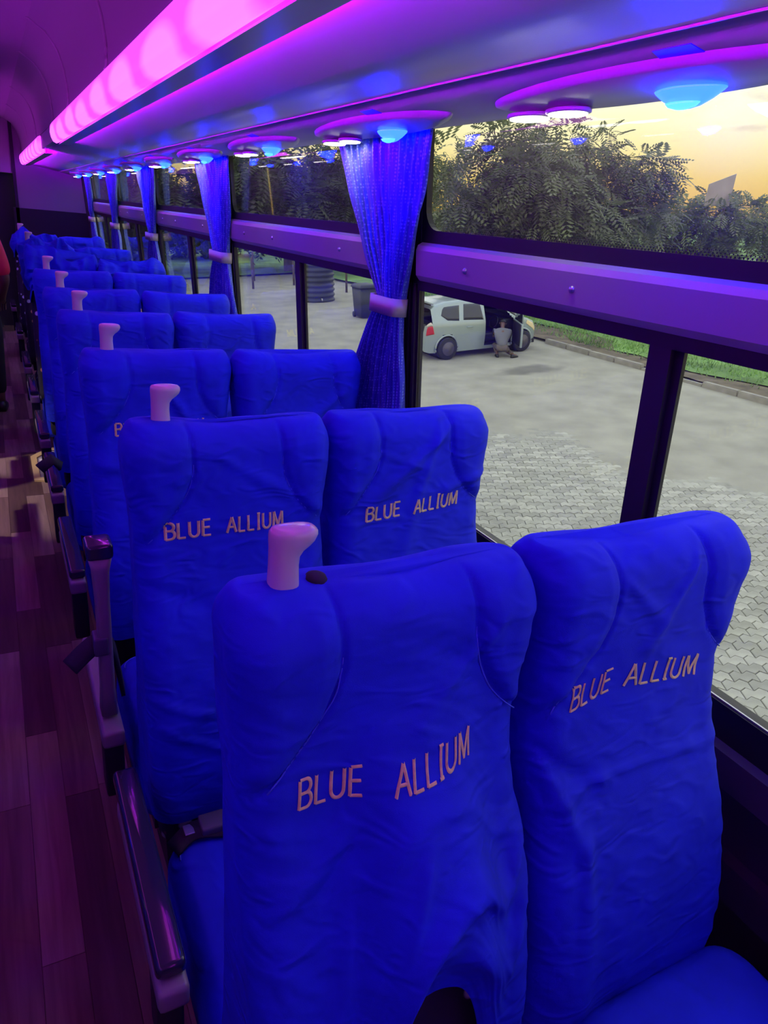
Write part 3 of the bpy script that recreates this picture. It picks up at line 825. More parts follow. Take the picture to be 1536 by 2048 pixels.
def back_shell(parent, xl, xr, A, m, z0=0.36, z1=1.30):
    prof = seat_fields(A, xl, xr, 1)[0]
    rings = []
    for i in range(15):
        z = lerp(z0, z1, i / 14); x0, x1, y0, y1 = prof(max(z, 0.46))
        rings.append(rring(x0 + 0.022, x1 - 0.022, y0 + 0.034, y1 - 0.012, z, 0.05, 5))
    return MB().loft(rings).build('backrest', m, parent, True)

F1L = [(0.66, 0.98, 0.40, 0.62, 0.024, 0.022), (0.66, 0.94, 0.52, 0.62, 0.020, 0.018), (0.64, 0.98, 0.40, 0.88, 0.02, 0.006), (0.24, 0.96, 0.32, 1.02, 0.018, 0.008),
       (0.56, 1.28, 0.46, 1.10, 0.016, 0.005), (0.32, 0.86, 0.27, 0.50, 0.025, 0.009), (0.42, 0.80, 0.33, 0.48, 0.025, 0.008)]
F1R = [(0.70, 0.965, 0.80, 0.99, 0.012, 0.006), (0.80, 0.99, 1.10, 0.985, 0.010, 0.006), (0.69, 1.02, 0.75, 0.90, 0.018, 0.012), (0.69, 1.05, 0.78, 0.98, 0.018, -0.007),
       (0.84, 1.31, 0.92, 1.24, 0.014, 0.006), (0.98, 1.33, 0.90, 1.20, 0.014, 0.006), (0.76, 0.86, 0.75, 0.60, 0.03, 0.010)]
F2L = [(0.62, 1.05, 0.30, 0.75, 0.03, 0.010), (0.22, 1.03, 0.34, 0.98, 0.02, -0.006), (0.24, 0.78, 0.45, 0.70, 0.012, 0.008), (0.24, 0.72, 0.42, 0.62, 0.012, 0.008), (0.60, 0.60, 0.35, 0.70, 0.014, 0.008), (0.40, 1.30, 0.60, 1.18, 0.015, 0.006)]
F2R = [(0.98, 1.33, 0.80, 1.18, 0.018, 0.010), (0.95, 1.30, 0.86, 1.00, 0.022, 0.008), (0.80, 1.28, 0.92, 1.24, 0.012, 0.005), (1.12, 1.22, 1.00, 1.18, 0.012, 0.010), (1.12, 1.0, 1.0, 0.92, 0.016, 0.012), (1.12, 0.94, 1.02, 0.85, 0.016, 0.012)]
WORDS = {
    (0, 'a'): [('BLUE', 0.276, 1.092, 0.362, 1.100, 0.038, 0.10), ('ALLIUM', 0.400, 1.100, 0.530, 1.116, 0.038, 0.16)],
    (0, 'w'): [('BLUE', 0.738, 1.112, 0.820, 1.132, 0.038, 0.16), ('ALLIUM', 0.852, 1.132, 1.030, 1.114, 0.039, 0.14)],
    (1, 'a'): [('BLUE', 0.266, 1.130, 0.368, 1.132, 0.036, 0.0), ('ALLIUM', 0.402, 1.132, 0.535, 1.135, 0.036, 0.02)],
    (1, 'w'): [('BLUE', 0.758, 1.112, 0.858, 1.119, 0.036, 0.03), ('ALLIUM', 0.893, 1.121, 1.030, 1.133, 0.037, 0.06)],
    (2, 'w'): [('BLUE', 0.850, 1.105, 0.955, 1.107, 0.036, 0.02), ('ALLIUM', 0.975, 1.107, 1.09, 1.112, 0.036, 0.02)],
}
def std_words(xl):
    return [('BLUE', xl + 0.08, 1.120, xl + 0.18, 1.122, 0.038, 0.02), ('ALLIUM', xl + 0.22, 1.122, xl + 0.36, 1.128, 0.038, 0.02)]

def covered_seat(i, side):
    A = ROWS[i]; xl, xr = (AL, AR) if side == 'a' else (WL, WR)
    if side == 'w':
        A += (0.0, 0.015, -0.02, 0.03, -0.03, 0.02)[i]
    # children keep bus coordinates; the root stands on the floor under the seat
    base = ((xl + xr) / 2, A + 0.27, 0.0)
    r = empty('coach_seat', base)
    seed = i * 2 + (1 if side == 'w' else 0) + 1
    folds = {(0, 'a'): F1L, (0, 'w'): F1R, (1, 'a'): F2L, (1, 'w'): F2R}.get((i, side))
    if folds is None:
        rs = random.Random(seed * 7)
        folds = [(rs.uniform(xl, xr), rs.uniform(1.0, 1.32), rs.uniform(xl, xr), rs.uniform(0.8, 1.15), rs.uniform(0.012, 0.03), rs.uniform(0.004, 0.011)) for _ in range(7)]
    hem = None
    if (i, side) == (0, 'a'):
        hem = lambda t_: 0.34 * math.exp(-((t_ - 0.55) / 0.24) ** 4) + 0.015 * math.sin(t_ * 15)
    o, prof, f, rear, sl, sr = back_cover('backrest_cover', A, xl, xr, seed, M['cover'], r, folds, res=(1.25, 1.0, 0.75, 0.6, 0.5, 0.5)[i], hem=hem)
    seam_tube(sl, xl, xr, rear, o, 1.0); seam_tube(sr, xl, xr, rear, o, 1.1)
    lettering(WORDS.get((i, side), std_words(xl)), rear, M['thread'], o, 0.12 if i == 0 else 0.15)
    back_shell(r, xl, xr, A, M['moquette'] if i < 2 else M['black_fabric'])
    cu = cushion(r, xl + 0.004, xr - 0.004, A, seed)
    MB().tube([(x, y, z + 0.002) for x, y, z in rring(xl + 0.03, xr - 0.03, A + 0.08, A + 0.55, 0.468, 0.05, 5)], 0.0018, 5).build('piping', M['seam'], cu, True)
    under_frame(r, xl, xr, A)
    if side == 'a':
        gx = xl + 0.088
        grip(r, gx, A + 0.075, ZTOP - 0.008)
        if i == 0:      # gap in the cover beside the handle shows the patterned seat
            rings = [[(gx + 0.040 + 0.016 * q * math.cos(j * math.pi / 8), A + 0.078 + 0.018 * q * math.sin(j * math.pi / 8), ZTOP - 0.006 + dz) for j in range(16)] for q, dz in ((1.0, 0.0), (0.8, 0.006), (0.4, 0.009))]
            MB().loft(rings).build('cover_gap', M['moquette'], r, True)
        ya = A + 0.185 if i == 0 else A + 0.115
        armrest(r, 0.146, ya, raised=(i == 1))
    for ch in r.children:
        ch.matrix_parent_inverse = Matrix.Translation(base).inverted()
    pos = 'aisle' if side == 'a' else 'window'
    extra = {(0, 'a'): 'nearest blue-covered aisle seat, gold lettering sagging across its back',
             (0, 'w'): 'nearest blue-covered window seat, right beside the large pane',
             (1, 'a'): 'blue-covered aisle seat of the second row, its armrest flipped up',
             (1, 'w'): 'blue-covered window seat of the second row, below the near curtain'}.get((i, side),
             'blue-covered %s seat in the %s row from the camera' % (pos, COUNT[i]))
    tag(r, extra, 'seat', 'blue-covered coach seats')
    return r
SEATS = {}
for i in range(6):
    for s in 'aw':
        SEATS[i, s] = covered_seat(i, s)

# rows on the other side of the aisle (beyond the left edge of the picture)
OL, OR, PL_, PR_ = -0.858, -0.400, -1.330, -0.872
for i, A in enumerate(ROWS + [5.72, 6.45, 7.65, 8.55]):
    for side in 'aw':
        xl, xr = (OL, OR) if side == 'a' else (PL_, PR_)
        base = ((xl + xr) / 2, A + 0.27, 0.0); r = empty('coach_seat', base); seed = 60 + i * 2 + (side == 'w')
        o, prof, f, rear, sl, sr = back_cover('backrest_cover', A, xl, xr, seed, M['cover'], r, (), res=0.4)
        lettering(std_words(xl), rear, M['thread'], o, 0.14)
        back_shell(r, xl, xr, A, M['black_fabric']); cushion(r, xl + 0.004, xr - 0.004, A, seed); under_frame(r, xl, xr, A)
        if side == 'a':
            grip(r, xr - 0.088, A + 0.075, ZTOP - 0.008); armrest(r, -0.346, A + 0.115)
        for ch in r.children: ch.matrix_parent_inverse = Matrix.Translation(base).inverted()
        tag(r, 'blue-covered %s seat across the aisle, %s row' % ('aisle' if side == 'a' else 'window', ORD[i].replace('nearest', 'first')), 'seat', 'blue-covered seats across the aisle')

# window seat behind the nearest one: only its cushion reaches into view
A = -0.12
r = empty('coach_seat', ((WL + WR) / 2 + 0.03, A + 0.27, 0))
cu = cushion(r, WL + 0.055, WR + 0.03, A, 41, front=0.628, z1=0.58)
under_frame(r, WL + 0.06, WR + 0.02, A)
back_cover('backrest_cover', A - 0.05, WL + 0.06, WR + 0.02, 43, M['cover'], r, (), res=0.4)
back_shell(r, WL + 0.06, WR + 0.02, A - 0.05, M['black_fabric'])
for ch in r.children: ch.matrix_parent_inverse = Matrix.Translation(r.location).inverted()
tag(r, 'seat cushion at the lower right corner, behind the nearest window seat', 'seat', 'blue-covered coach seats')

# seat belts -----------------------------------------------------------
def strap(mb, path, w, th, side=Vector((0, 1, 0))):
    P_ = [Vector(p) for p in path]; rings = []
    for i, p in enumerate(P_):
        d = (P_[min(i + 1, len(P_) - 1)] - P_[max(i - 1, 0)]).normalized()
        s = (side - d * side.dot(d)).normalized(); n = d.cross(s)
        rings.append([p + s * w / 2 + n * th / 2, p - s * w / 2 + n * th / 2, p - s * w / 2 - n * th / 2, p + s * w / 2 - n * th / 2])
    mb.loft(rings); return mb
def part(o, root):
    o.parent = root; o.matrix_parent_inverse = Matrix.Translation(root.location).inverted(); return o
R2 = SEATS[1, 'a']
part(strap(MB(), catmull([(0.185, 1.62, 0.62), (0.165, 1.60, 0.76), (0.135, 1.585, 0.80), (0.10, 1.575, 0.785), (0.062, 1.565, 0.755)], 5), 0.046, 0.010, Vector((0, 0.6, 0.6))).build('seat_belt', M['belt'], None, True), R2)
part(rbox('belt_buckle', 0.118, 0.152, 1.555, 1.605, 0.775, 0.825, 0.006, M['buckle']), R2)
R4 = SEATS[3, 'a']
part(strap(MB(), [(0.175, 3.33, 0.66), (0.14, 3.32, 0.70), (0.085, 3.30, 0.665)], 0.05, 0.012, Vector((0, 0.6, 0.6))).build('seat_belt', M['belt'], None, True), R4)
R1 = SEATS[0, 'a']
part(strap(MB(), catmull([(0.22, 1.20, 0.47), (0.27, 1.215, 0.492), (0.34, 1.20, 0.488), (0.43, 1.17, 0.486), (0.52, 1.12, 0.484)], 5), 0.048, 0.006, Vector((0, 1, 0.1))).build('seat_belt', M['belt'], None, True), R1)
part(rbox('belt_buckle', 0.285, 0.345, 1.19, 1.24, 0.485, 0.510, 0.006, M['buckle']), R1)
part(rbox('belt_tongue', 0.25, 0.272, 1.205, 1.235, 0.490, 0.496, 0.002, M['screw']), R1)

# rows whose covers have slipped: dark patterned seats with crumpled blue cloth
def slipped(A, xl, xr, seed, zb, label, handle=True, crump=0.035, tall=0.0):
    r = empty('coach_seat', ((xl + xr) / 2, A + 0.27, 0))
    back_shell(r, xl - 0.018, xr + 0.012, A, M['moquette'], 0.36, 1.33)
    ph = random.Random(seed).uniform(0, 6)
    back_cover('slipped_cover', A - 0.02, xl - 0.012, xr + 0.012, seed, M['cover'], r, (), crumple=crump, res=0.6, zb=zb,
               hem=lambda t_: 0.10 * math.sin(t_ * 5 + ph) + 0.05 * math.sin(t_ * 13 + ph))
    cushion(r, xl, xr, A, seed, m=M['moquette'])
    under_frame(r, xl, xr, A)
    if handle: 
        grip(r, xl + 0.088, A + 0.075, ZTOP + 0.02 + tall)
    if xl < 0.3: armrest(r, 0.146, A + 0.115)
    for ch in r.children: ch.matrix_parent_inverse = Matrix.Translation(r.location).inverted()
    tag(r, label, 'seat', 'patterned seats with slipped covers')
slipped(5.85, AL, AR, 51, 1.06, 'dark patterned aisle seat in the seventh row, crumpled blue cover slipping off', False, 0.05)
slipped(5.75, WL, WR, 52, 0.98, 'dark patterned window seat in the seventh row under a bunched blue cover', False, 0.05)
slipped(7.35, AL, AR, 53, 1.12, 'dark patterned aisle seat in the eighth row with a bunched cover and handle', True, 0.05)
slipped(7.30, WL, WR, 54, 1.02, 'window seat in the eighth row with a loosened blue cover', False, 0.02)
slipped(9.20, AL, AR, 55, 1.12, 'farthest aisle seat with a bunched cover, nearest to the front partition', True, 0.05)
slipped(9.10, WL, WR, 56, 1.02, 'farthest window seat with a loosened cover, nearest to the front partition', False, 0.02)

# ================================================================== CURTAINS
def curtain(y_top0, y_top1, y_tie0, y_tie1, y_bot0, y_bot1, z_bot, label, npl, seed, res=1.0):
    yc = (y_tie0 + y_tie1) / 2
    base = (wx(1.0, 0.06), yc, z_bot)
    r = empty('curtain', base)
    nx, nz = int(150 * res), int(46 * res)
    def cloth(z0, z1, fa, fb, amp0, amp1, name, curve):
        rings = []
        for j in range(nz + 1):
            v = j / nz; z = lerp(z0, z1, v)
            w = curve(v)
            a = lerp(fa[0], fb[0], w); b_ = lerp(fa[1], fb[1], w)
            am = lerp(amp0, amp1, w)
            row = []
            for i in range(nx + 1):
                s = i / nx
                ss = s + 0.02 * noise.noise(Vector((s * 4, v * 1.2, seed)))
                ph = ss * npl * 2 * math.pi + 0.9 * noise.noise(Vector((s * 3, v * 2, seed + 5)))
                o = 0.048 + am * 0.8 * math.sin(ph) + am * 0.35 * math.sin(2.3 * ph + 1) + 0.012 * noise.noise(Vector((s * 3, v * 3, seed + 2)))
                y = lerp(a, b_, s) + am * 0.5 * math.cos(ph)
                row.append((wx(z, o), y, z))
            rings.append(row)
        mb = MB(); mb.loft(rings, close=False, cap0=False, cap1=False)
        o = mb.build(name, M['curtain'], r, True)
        md = o.modifiers.new('thick', 'SOLIDIFY'); md.thickness = 0.0015
        return o
    cloth(2.085, 1.575, (y_top0, y_top1), (y_tie0, y_tie1), 0.010, 0.016, 'upper_drape', lambda v: v ** 1.15 * (0.9 + 0.1 * v))
    cloth(1.555, z_bot, (y_tie0, y_tie1), (y_bot0, y_bot1), 0.015, 0.020, 'lower_drape', lambda v: v ** 0.75)
    # tie band round the waist
    rings = []
    for z, d in ((1.533, 0.0), (1.530, 0.004), (1.587, 0.004), (1.584, 0.0)):
        rings.append([(x, y, z) for x, y, _ in rring(wx(1.56, 0.086 + d), wx(1.56, 0.028 - d), y_tie0 - 0.004 - d, y_tie1 + 0.004 + d, z, 0.025, 5)])
    MB().loft(rings, cap0=False, cap1=False).build('tie_band', M['tie'], r, True)
    MB().tube([(wx(2.088, 0.05), y_top0, 2.088), (wx(2.088, 0.05), y_top1, 2.088)], 0.006, 8).build('hanging_rail', M['frame'], r, True)
    for ch in r.children: ch.matrix_parent_inverse = Matrix.Translation(base).inverted()
    tag(r, label, 'curtain', 'blue curtains tied back at the window pillars')
curtain(1.905, 2.575, 2.075, 2.245, 2.02, 2.66, 0.90, 'nearest blue curtain, tied back with a beige band beside the large pane', 11, 1)
curtain(3.95, 4.72, 4.12, 4.40, 3.98, 4.80, 0.95, 'second blue curtain from the camera, gathered at the pillar', 9, 2, 0.7)
curtain(5.95, 6.75, 6.22, 6.46, 6.05, 6.90, 0.95, 'third blue curtain from the camera, hanging at a dim pillar', 8, 3, 0.5)
curtain(7.86, 8.56, 8.25, 8.50, 8.1, 9.05, 0.98, 'fourth blue curtain, pale folds below its tie', 7, 4, 0.5)
curtain(10.0, 10.6, 10.25, 10.45, 10.1, 10.75, 0.98, 'farthest blue curtain, beside the front partition', 6, 5, 0.4)

# ================================================================== PEOPLE
def skin_mesh(name, verts, edges, radii, root=0, sub=2):
    me = bpy.data.meshes.new(name); me.from_pydata(verts, edges, [])
    o = bpy.data.objects.new(name, me); COL.objects.link(o)
    o.modifiers.new('skin', 'SKIN')
    sd = me.skin_vertices[0].data
    for i, rr in enumerate(radii):
        sd[i].radius = (rr, rr) if not hasattr(rr, '__len__') else rr
        sd[i].use_root = (i == root)
    ss = o.modifiers.new('sub', 'SUBSURF'); ss.levels = sub; ss.render_levels = sub
    dg = bpy.context.evaluated_depsgraph_get(); dg.update()
    out = bpy.data.meshes.new_from_object(o.evaluated_get(dg))
    bpy.data.objects.remove(o, do_unlink=True); bpy.data.meshes.remove(me)
    out.name = name
    return out
def human(name, J, mats, label, rootm=None, loc=(0, 0, 0)):
    """J: joint positions in metres, feet at z = 0"""
    V = {k: Vector(v) for k, v in J.items()}
    r = empty(name, loc)
    vs, es, rd, ix = [], [], [], {}
    def v(k, p, rr): ix[k] = len(vs); vs.append(tuple(p)); rd.append(rr)
    def e_(a, b_): es.append((ix[a], ix[b_]))
    v('pelvis', V['pelvis'], (0.125, 0.10)); v('waist', V['pelvis'].lerp(V['chest'], 0.45), (0.115, 0.09)); v('chest', V['chest'], (0.135, 0.10)); v('neckb', V['chest'].lerp(V['neck'], 0.75), 0.07)
    v('neck', V['neck'], 0.052); v('jaw', V['neck'].lerp(V['head'], 0.55), 0.068); v('head', V['head'], 0.092); v('crown', V['head'] + (V['head'] - V['neck']).normalized() * 0.075, 0.072)
    for a, b_ in (('pelvis', 'waist'), ('waist', 'chest'), ('chest', 'neckb'), ('neckb', 'neck'), ('neck', 'jaw'), ('jaw', 'head'), ('head', 'crown')): e_(a, b_)
    for s in 'LR':
        v('sh' + s, V['sh' + s], 0.062); v('el' + s, V['el' + s], 0.042); v('wr' + s, V['wr' + s], 0.028)
        v('hip' + s, V['hip' + s], 0.088); v('kn' + s, V['kn' + s], 0.056); v('cf' + s, V['kn' + s].lerp(V['an' + s], 0.35), 0.055); v('an' + s, V['an' + s], 0.038); v('toe' + s, V['toe' + s], 0.034)
        e_('chest', 'sh' + s); e_('sh' + s, 'el' + s); e_('el' + s, 'wr' + s); e_('pelvis', 'hip' + s); e_('hip' + s, 'kn' + s); e_('kn' + s, 'cf' + s); e_('cf' + s, 'an' + s); e_('an' + s, 'toe' + s)
        d = (V['wr' + s] - V['el' + s]).normalized(); side = d.cross(Vector((0, 0, 1)))
        if side.length < 0.2: side = d.cross(Vector((0, 1, 0)))
        side.normalize(); bend = d.cross(side)
        v('palm' + s, V['wr' + s] + d * 0.055, (0.036, 0.018)); e_('wr' + s, 'palm' + s)
        pal = V['wr' + s] + d * 0.08
        for k, (off, ln) in enumerate(((-0.030, 0.062), (-0.010, 0.074), (0.011, 0.069), (0.030, 0.054))):
            b0 = pal + side * off; m1 = b0 + d * ln * 0.5 + bend * 0.010; m2 = m1 + d * ln * 0.42 + bend * 0.026
            for nm, p, rr in (('a', b0, 0.0095), ('b', m1, 0.0088), ('c', m2, 0.0075)): v('f%s%d%s' % (s, k, nm), p, rr)
            e_('palm' + s, 'f%s%da' % (s, k)); e_('f%s%da' % (s, k), 'f%s%db' % (s, k)); e_('f%s%db' % (s, k), 'f%s%dc' % (s, k))
        t0 = V['wr' + s] + d * 0.03 - side * 0.035; t1 = t0 + d * 0.035 - side * 0.018; t2 = t1 + d * 0.03 + bend * 0.012
        for nm, p, rr in (('a', t0, 0.012), ('b', t1, 0.011), ('c', t2, 0.009)): v('t%s%s' % (s, nm), p, rr)
        e_('wr' + s, 't%sa' % s); e_('t%sa' % s, 't%sb' % s); e_('t%sb' % s, 't%sc' % s)
    put('body', skin_mesh('body', vs, es, rd), mats['skin'], r, True)
    # clothes: shells over the same bones
    sv, se, sr_ = [], [], []
    def q(p, rr): sv.append(tuple(p)); sr_.append(rr); return len(sv) - 1
    a0 = q(V['pelvis'] + (V['pelvis'] - V['chest']) * 0.12, (0.165, 0.142)); a1 = q(V['pelvis'].lerp(V['chest'], 0.45), (0.160, 0.135)); a2 = q(V['chest'], (0.185, 0.150)); a3 = q(V['chest'].lerp(V['neck'], 0.8), 0.098)
    se += [(a0, a1), (a1, a2), (a2, a3)]
    for s in 'LR':
        b0 = q(V['sh' + s], 0.092); b1 = q(V['sh' + s].lerp(V['el' + s], mats.get('sleeve', 0.75)), 0.062); se += [(a2, b0), (b0, b1)]
    put('shirt', skin_mesh('shirt', sv, se, sr_), mats['shirt'], r, True)
    sv, se, sr_ = [], [], []
    a0 = q(V['pelvis'] + (V['chest'] - V['pelvis']) * 0.1, (0.142, 0.118)); a1 = q(V['pelvis'], (0.14, 0.115)); se.append((a0, a1))
    for s in 'LR':
        b0 = q(V['hip' + s], 0.104); b1 = q(V['kn' + s], 0.074); b2 = q(V['an' + s].lerp(V['kn' + s], 0.12), 0.058); se += [(a1, b0), (b0, b1), (b1, b2)]
    put('trousers', skin_mesh('trousers', sv, se, sr_), mats['trousers'], r, True)
    fwd = V['face']; hd = V['head']; up = (V['head'] - V['neck']).normalized(); sd = fwd.cross(up).normalized()
    mb = MB(); rings = []
    for i in range(9):
        a = math.pi / 2 * i / 8; rr = 0.102 * math.cos(a) + 0.002; hh = hd + up * (0.035 + 0.095 * math.sin(a)) - fwd * 0.012
        rings.append([tuple(hh + sd * rr * 0.92 * math.cos(j * math.pi / 8) + fwd * rr * math.sin(j * math.pi / 8)) for j in range(16)])
    mb.loft(rings); put('hair', mb.mesh('hair'), mats['hair'], r, True)
    mb = MB(); mb.tube([tuple(hd + fwd * 0.085 + up * 0.01), tuple(hd + fwd * 0.112 - up * 0.02)], [0.010, 0.016], 8); mb.build('nose', mats['skin'], r, True)
    for sg in (-1, 1):
        mb = MB(); rings = [[tuple(hd + sd * sg * (0.088 + 0.012 * w) + up * (0.03 * c) + fwd * 0.018 * s_) for c, s_ in [(math.cos(j * math.pi / 5), math.sin(j * math.pi / 5)) for j in range(10)]] for w in (0, 1)]
        mb.loft(rings); mb.build('ear', mats['skin'], r, True)
        mb = MB(); rings = [[tuple(hd + fwd * (0.086 + 0.006 * w) + sd * sg * 0.034 + up * 0.012 + (sd * math.cos(j * math.pi / 4) * 0.013 + up * math.sin(j * math.pi / 4) * 0.007) * (1 - 0.5 * w)) for j in range(8)] for w in (0, 1)]
        mb.loft(rings); mb.build('eye', mats['eye'], r, True)
    mb = MB(); mb.tube([tuple(hd + fwd * 0.086 - up * 0.05 - sd * 0.022), tuple(hd + fwd * 0.092 - up * 0.052), tuple(hd + fwd * 0.086 - up * 0.05 + sd * 0.022)], 0.006, 6); mb.build('mouth', mats['lip'], r, True)
    for s in 'LR':
        d = (V['toe' + s] - V['an' + s]); d.z = 0; d.normalize(); p = V['an' + s]; w_ = d.cross(Vector((0, 0, 1)))
        rings = []
        zf = min(V['toe' + s].z, p.z) - 0.036
        for k, (f_, ww, hh) in enumerate(((-0.07, 0.030, 0.055), (-0.04, 0.040, 0.085), (0.05, 0.044, 0.075), (0.12, 0.046, 0.055), (0.17, 0.036, 0.04))):
            c = p + d * f_
            rings.append([tuple(Vector((c.x, c.y, zf)) + w_ * ww * sg + Vector((0, 0, h2))) for sg, h2 in ((-1, 0), (1, 0), (1, hh * 0.6), (0.6, hh), (-0.6, hh), (-1, hh * 0.6))])
        MB().loft(rings).build('shoe', mats['shoe'], r, True)
    tag(r, label, 'person')
    return r
PM = dict(skin=mat('brown_skin', (0.16, 0.085, 0.055), 0.5), hair=mat('black_hair', (0.01, 0.009, 0.009), 0.7), eye=mat('eye_white', (0.6, 0.58, 0.55), 0.3), lip=mat('lip', (0.16, 0.06, 0.05), 0.5), shoe=mat('dark_shoe', (0.02, 0.02, 0.022), 0.5))
PIN = dict(PM, sleeve=0.98, shirt=mat('red_shirt', (0.75, 0.02, 0.06), 0.7), trousers=mat('dark_trousers', (0.015, 0.013, 0.02), 0.8))
human('person', dict(pelvis=(0, 0, 0.95), chest=(0, 0, 1.28), neck=(0, 0.0, 1.50), head=(0, 0.02, 1.63), face=(0, 1, 0),
      shL=(-0.18, 0, 1.41), elL=(-0.24, 0.02, 1.12), wrL=(-0.22, 0.14, 0.90), shR=(0.18, 0, 1.41), elR=(0.235, -0.01, 1.12), wrR=(0.20, 0.16, 0.95),
      hipL=(-0.09, 0, 0.90), knL=(-0.10, 0.02, 0.50), anL=(-0.10, 0, 0.085), toeL=(-0.11, 0.14, 0.04), hipR=(0.09, 0, 0.90), knR=(0.10, 0.02, 0.50), anR=(0.10, 0, 0.085), toeR=(0.11, 0.14, 0.04)),
      PIN, 'person in a red shirt and dark trousers standing far down the aisle', loc=(-0.17, 6.9, 0))
# ================================================================== STREET OUTSIDE (own level, see EXT)
def xroot(name, loc, rz=0.0):
    o = bpy.data.objects.new(name, None); COL.objects.link(o); o.empty_display_size = 0.3
    o.matrix_world = EXT @ Matrix.Translation(loc) @ Matrix.Rotation(rz, 4, 'Z')
    return o
def xplace(o, loc=(0, 0, 0)):
    o.matrix_world = EXT @ Matrix.Translation(loc); return o
XM = {}
XM['asphalt'] = mat('dusty_asphalt', (0.37, 0.352, 0.285), 0.9, var=0.16, vscale=1.4, bump=0.5, bscale=18)
t = XM['asphalt'].node_tree; b = t.nodes['Principled BSDF']
lk = b.inputs['Base Color'].links[0].from_socket
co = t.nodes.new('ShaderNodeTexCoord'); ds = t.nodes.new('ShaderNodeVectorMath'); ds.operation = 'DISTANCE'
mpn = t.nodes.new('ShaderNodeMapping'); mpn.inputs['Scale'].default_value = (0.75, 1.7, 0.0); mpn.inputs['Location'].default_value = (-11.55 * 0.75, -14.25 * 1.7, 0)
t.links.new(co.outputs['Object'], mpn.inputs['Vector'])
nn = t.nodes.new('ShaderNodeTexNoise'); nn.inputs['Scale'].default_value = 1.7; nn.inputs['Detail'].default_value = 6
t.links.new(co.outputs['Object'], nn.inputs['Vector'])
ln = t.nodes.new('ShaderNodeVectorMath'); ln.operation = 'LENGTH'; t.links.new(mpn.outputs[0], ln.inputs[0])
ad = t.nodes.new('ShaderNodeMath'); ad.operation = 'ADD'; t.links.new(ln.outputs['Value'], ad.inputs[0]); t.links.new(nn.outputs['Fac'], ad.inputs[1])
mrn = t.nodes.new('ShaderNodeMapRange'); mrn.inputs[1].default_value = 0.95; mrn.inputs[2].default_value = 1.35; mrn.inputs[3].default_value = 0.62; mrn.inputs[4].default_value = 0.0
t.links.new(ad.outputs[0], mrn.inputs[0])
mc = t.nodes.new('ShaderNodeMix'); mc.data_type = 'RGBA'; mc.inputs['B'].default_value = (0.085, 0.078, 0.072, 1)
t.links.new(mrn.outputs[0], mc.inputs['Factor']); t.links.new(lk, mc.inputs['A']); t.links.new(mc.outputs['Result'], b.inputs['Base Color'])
XM['lawn'] = mat('lawn_grass', (0.17, 0.30, 0.075), 0.9, var=0.45, vscale=0.8, bump=0.8, bscale=14)
XM['blade'] = mat('grass_blade', (0.20, 0.35, 0.09), 0.7, var=0.5, vscale=0.7)
XM['bank'] = mat('dry_earth', (0.16, 0.13, 0.085), 0.95, var=0.4, vscale=2.2, bump=0.8, bscale=12)
XM['kerb'] = mat('kerb_concrete', (0.33, 0.31, 0.26), 0.85, var=0.2, vscale=4, bump=0.3, bscale=40)
for k_, c_ in (('paver_a', (0.41, 0.40, 0.335)), ('paver_b', (0.35, 0.34, 0.285)), ('paver_c', (0.47, 0.455, 0.385))):
    XM[k_] = mat(k_ + '_concrete', c_, 0.85, var=0.14, vscale=6, bump=0.3, bscale=60)

gr = MB().box(-30, 120, -30, 140, GZ - 0.4, GZ).build('ground', XM['asphalt']); xplace(gr); tag(gr, kind='structure')

# --- interlocking pavers beside the bus
PVL, PVW, ZG = 0.25, 0.125, 0.022
gap = 0.0035
def paver_poly():
    a, w = PVL / 2, PVW / 2
    us = [-a, -a / 2, 0.0, a / 2, a]; tr_ = [-1, 1, -1, 1, -1]
    k = 1 - gap / a
    up = [(u * k, w - gap + ZG * q) for u, q in zip(us, tr_)]
    lo = [(u * k, -w + gap + ZG * q) for u, q in zip(us, tr_)]
    return up + lo[::-1]
PP = paver_poly()
pv = xroot('paving', (0, 0, 0)); tag(pv, kind='structure')
rnd = random.Random(11)
pms = []
for k_ in ('paver_a', 'paver_b', 'paver_c'):
    mb = MB(); n_ = len(PP)
    mb.add([(x, y, -0.02) for x, y in PP] + [(x, y, 0.0) for x, y in PP] + [(x * 0.965, y * 0.95, 0.005) for x, y in PP],
           [(i, (i + 1) % n_, n_ + (i + 1) % n_, n_ + i) for i in range(n_)] + [(n_ + i, n_ + (i + 1) % n_, 2 * n_ + (i + 1) % n_, 2 * n_ + i) for i in range(n_)] + [tuple(range(2 * n_, 3 * n_))])
    me = mb.mesh('paver'); me.materials.append(XM[k_]); pms.append((me, mb))
spots = []
ang = math.radians(-28); ca, sa = math.cos(ang), math.sin(ang)
for j in range(-75, 110):
    for i in range(-40, 75):
        u, w_ = (i + 0.5 * (j % 2)) * PVL, j * PVW
        x, y = 5.5 + u * ca - w_ * sa, 4.5 + u * sa + w_ * ca
        if not (2.6 < x < 12.6 and 1.4 < y < 13): continue
        lim = 9.6 + 1.1 * noise.noise(Vector((x * 0.5, y * 0.5, 0))) - 0.10 * y
        if x + 0.25 * y > lim + 2.2: continue
        if y / max(x, 0.1) < 0.30: continue
        margin = lim + 2.2 - (x + 0.25 * y)          # dust has drifted over the outer rows
        spots.append((x, y, rnd.uniform(-0.004, 0.003) - max(0.0, 0.024 * (1 - margin / 1.3)), rnd.uniform(-0.012, 0.012), rnd.choice([0, 0, 1, 1, 2])))
spots.sort(key=lambda s: s[0] ** 2 + s[1] ** 2)
vis = [s for s in spots if s[1] / s[0] > 0.50 and s[0] > 4.4]     # those the panes can show
near = set(id(s) for s in vis[:300])
st = [MB(), MB(), MB()]
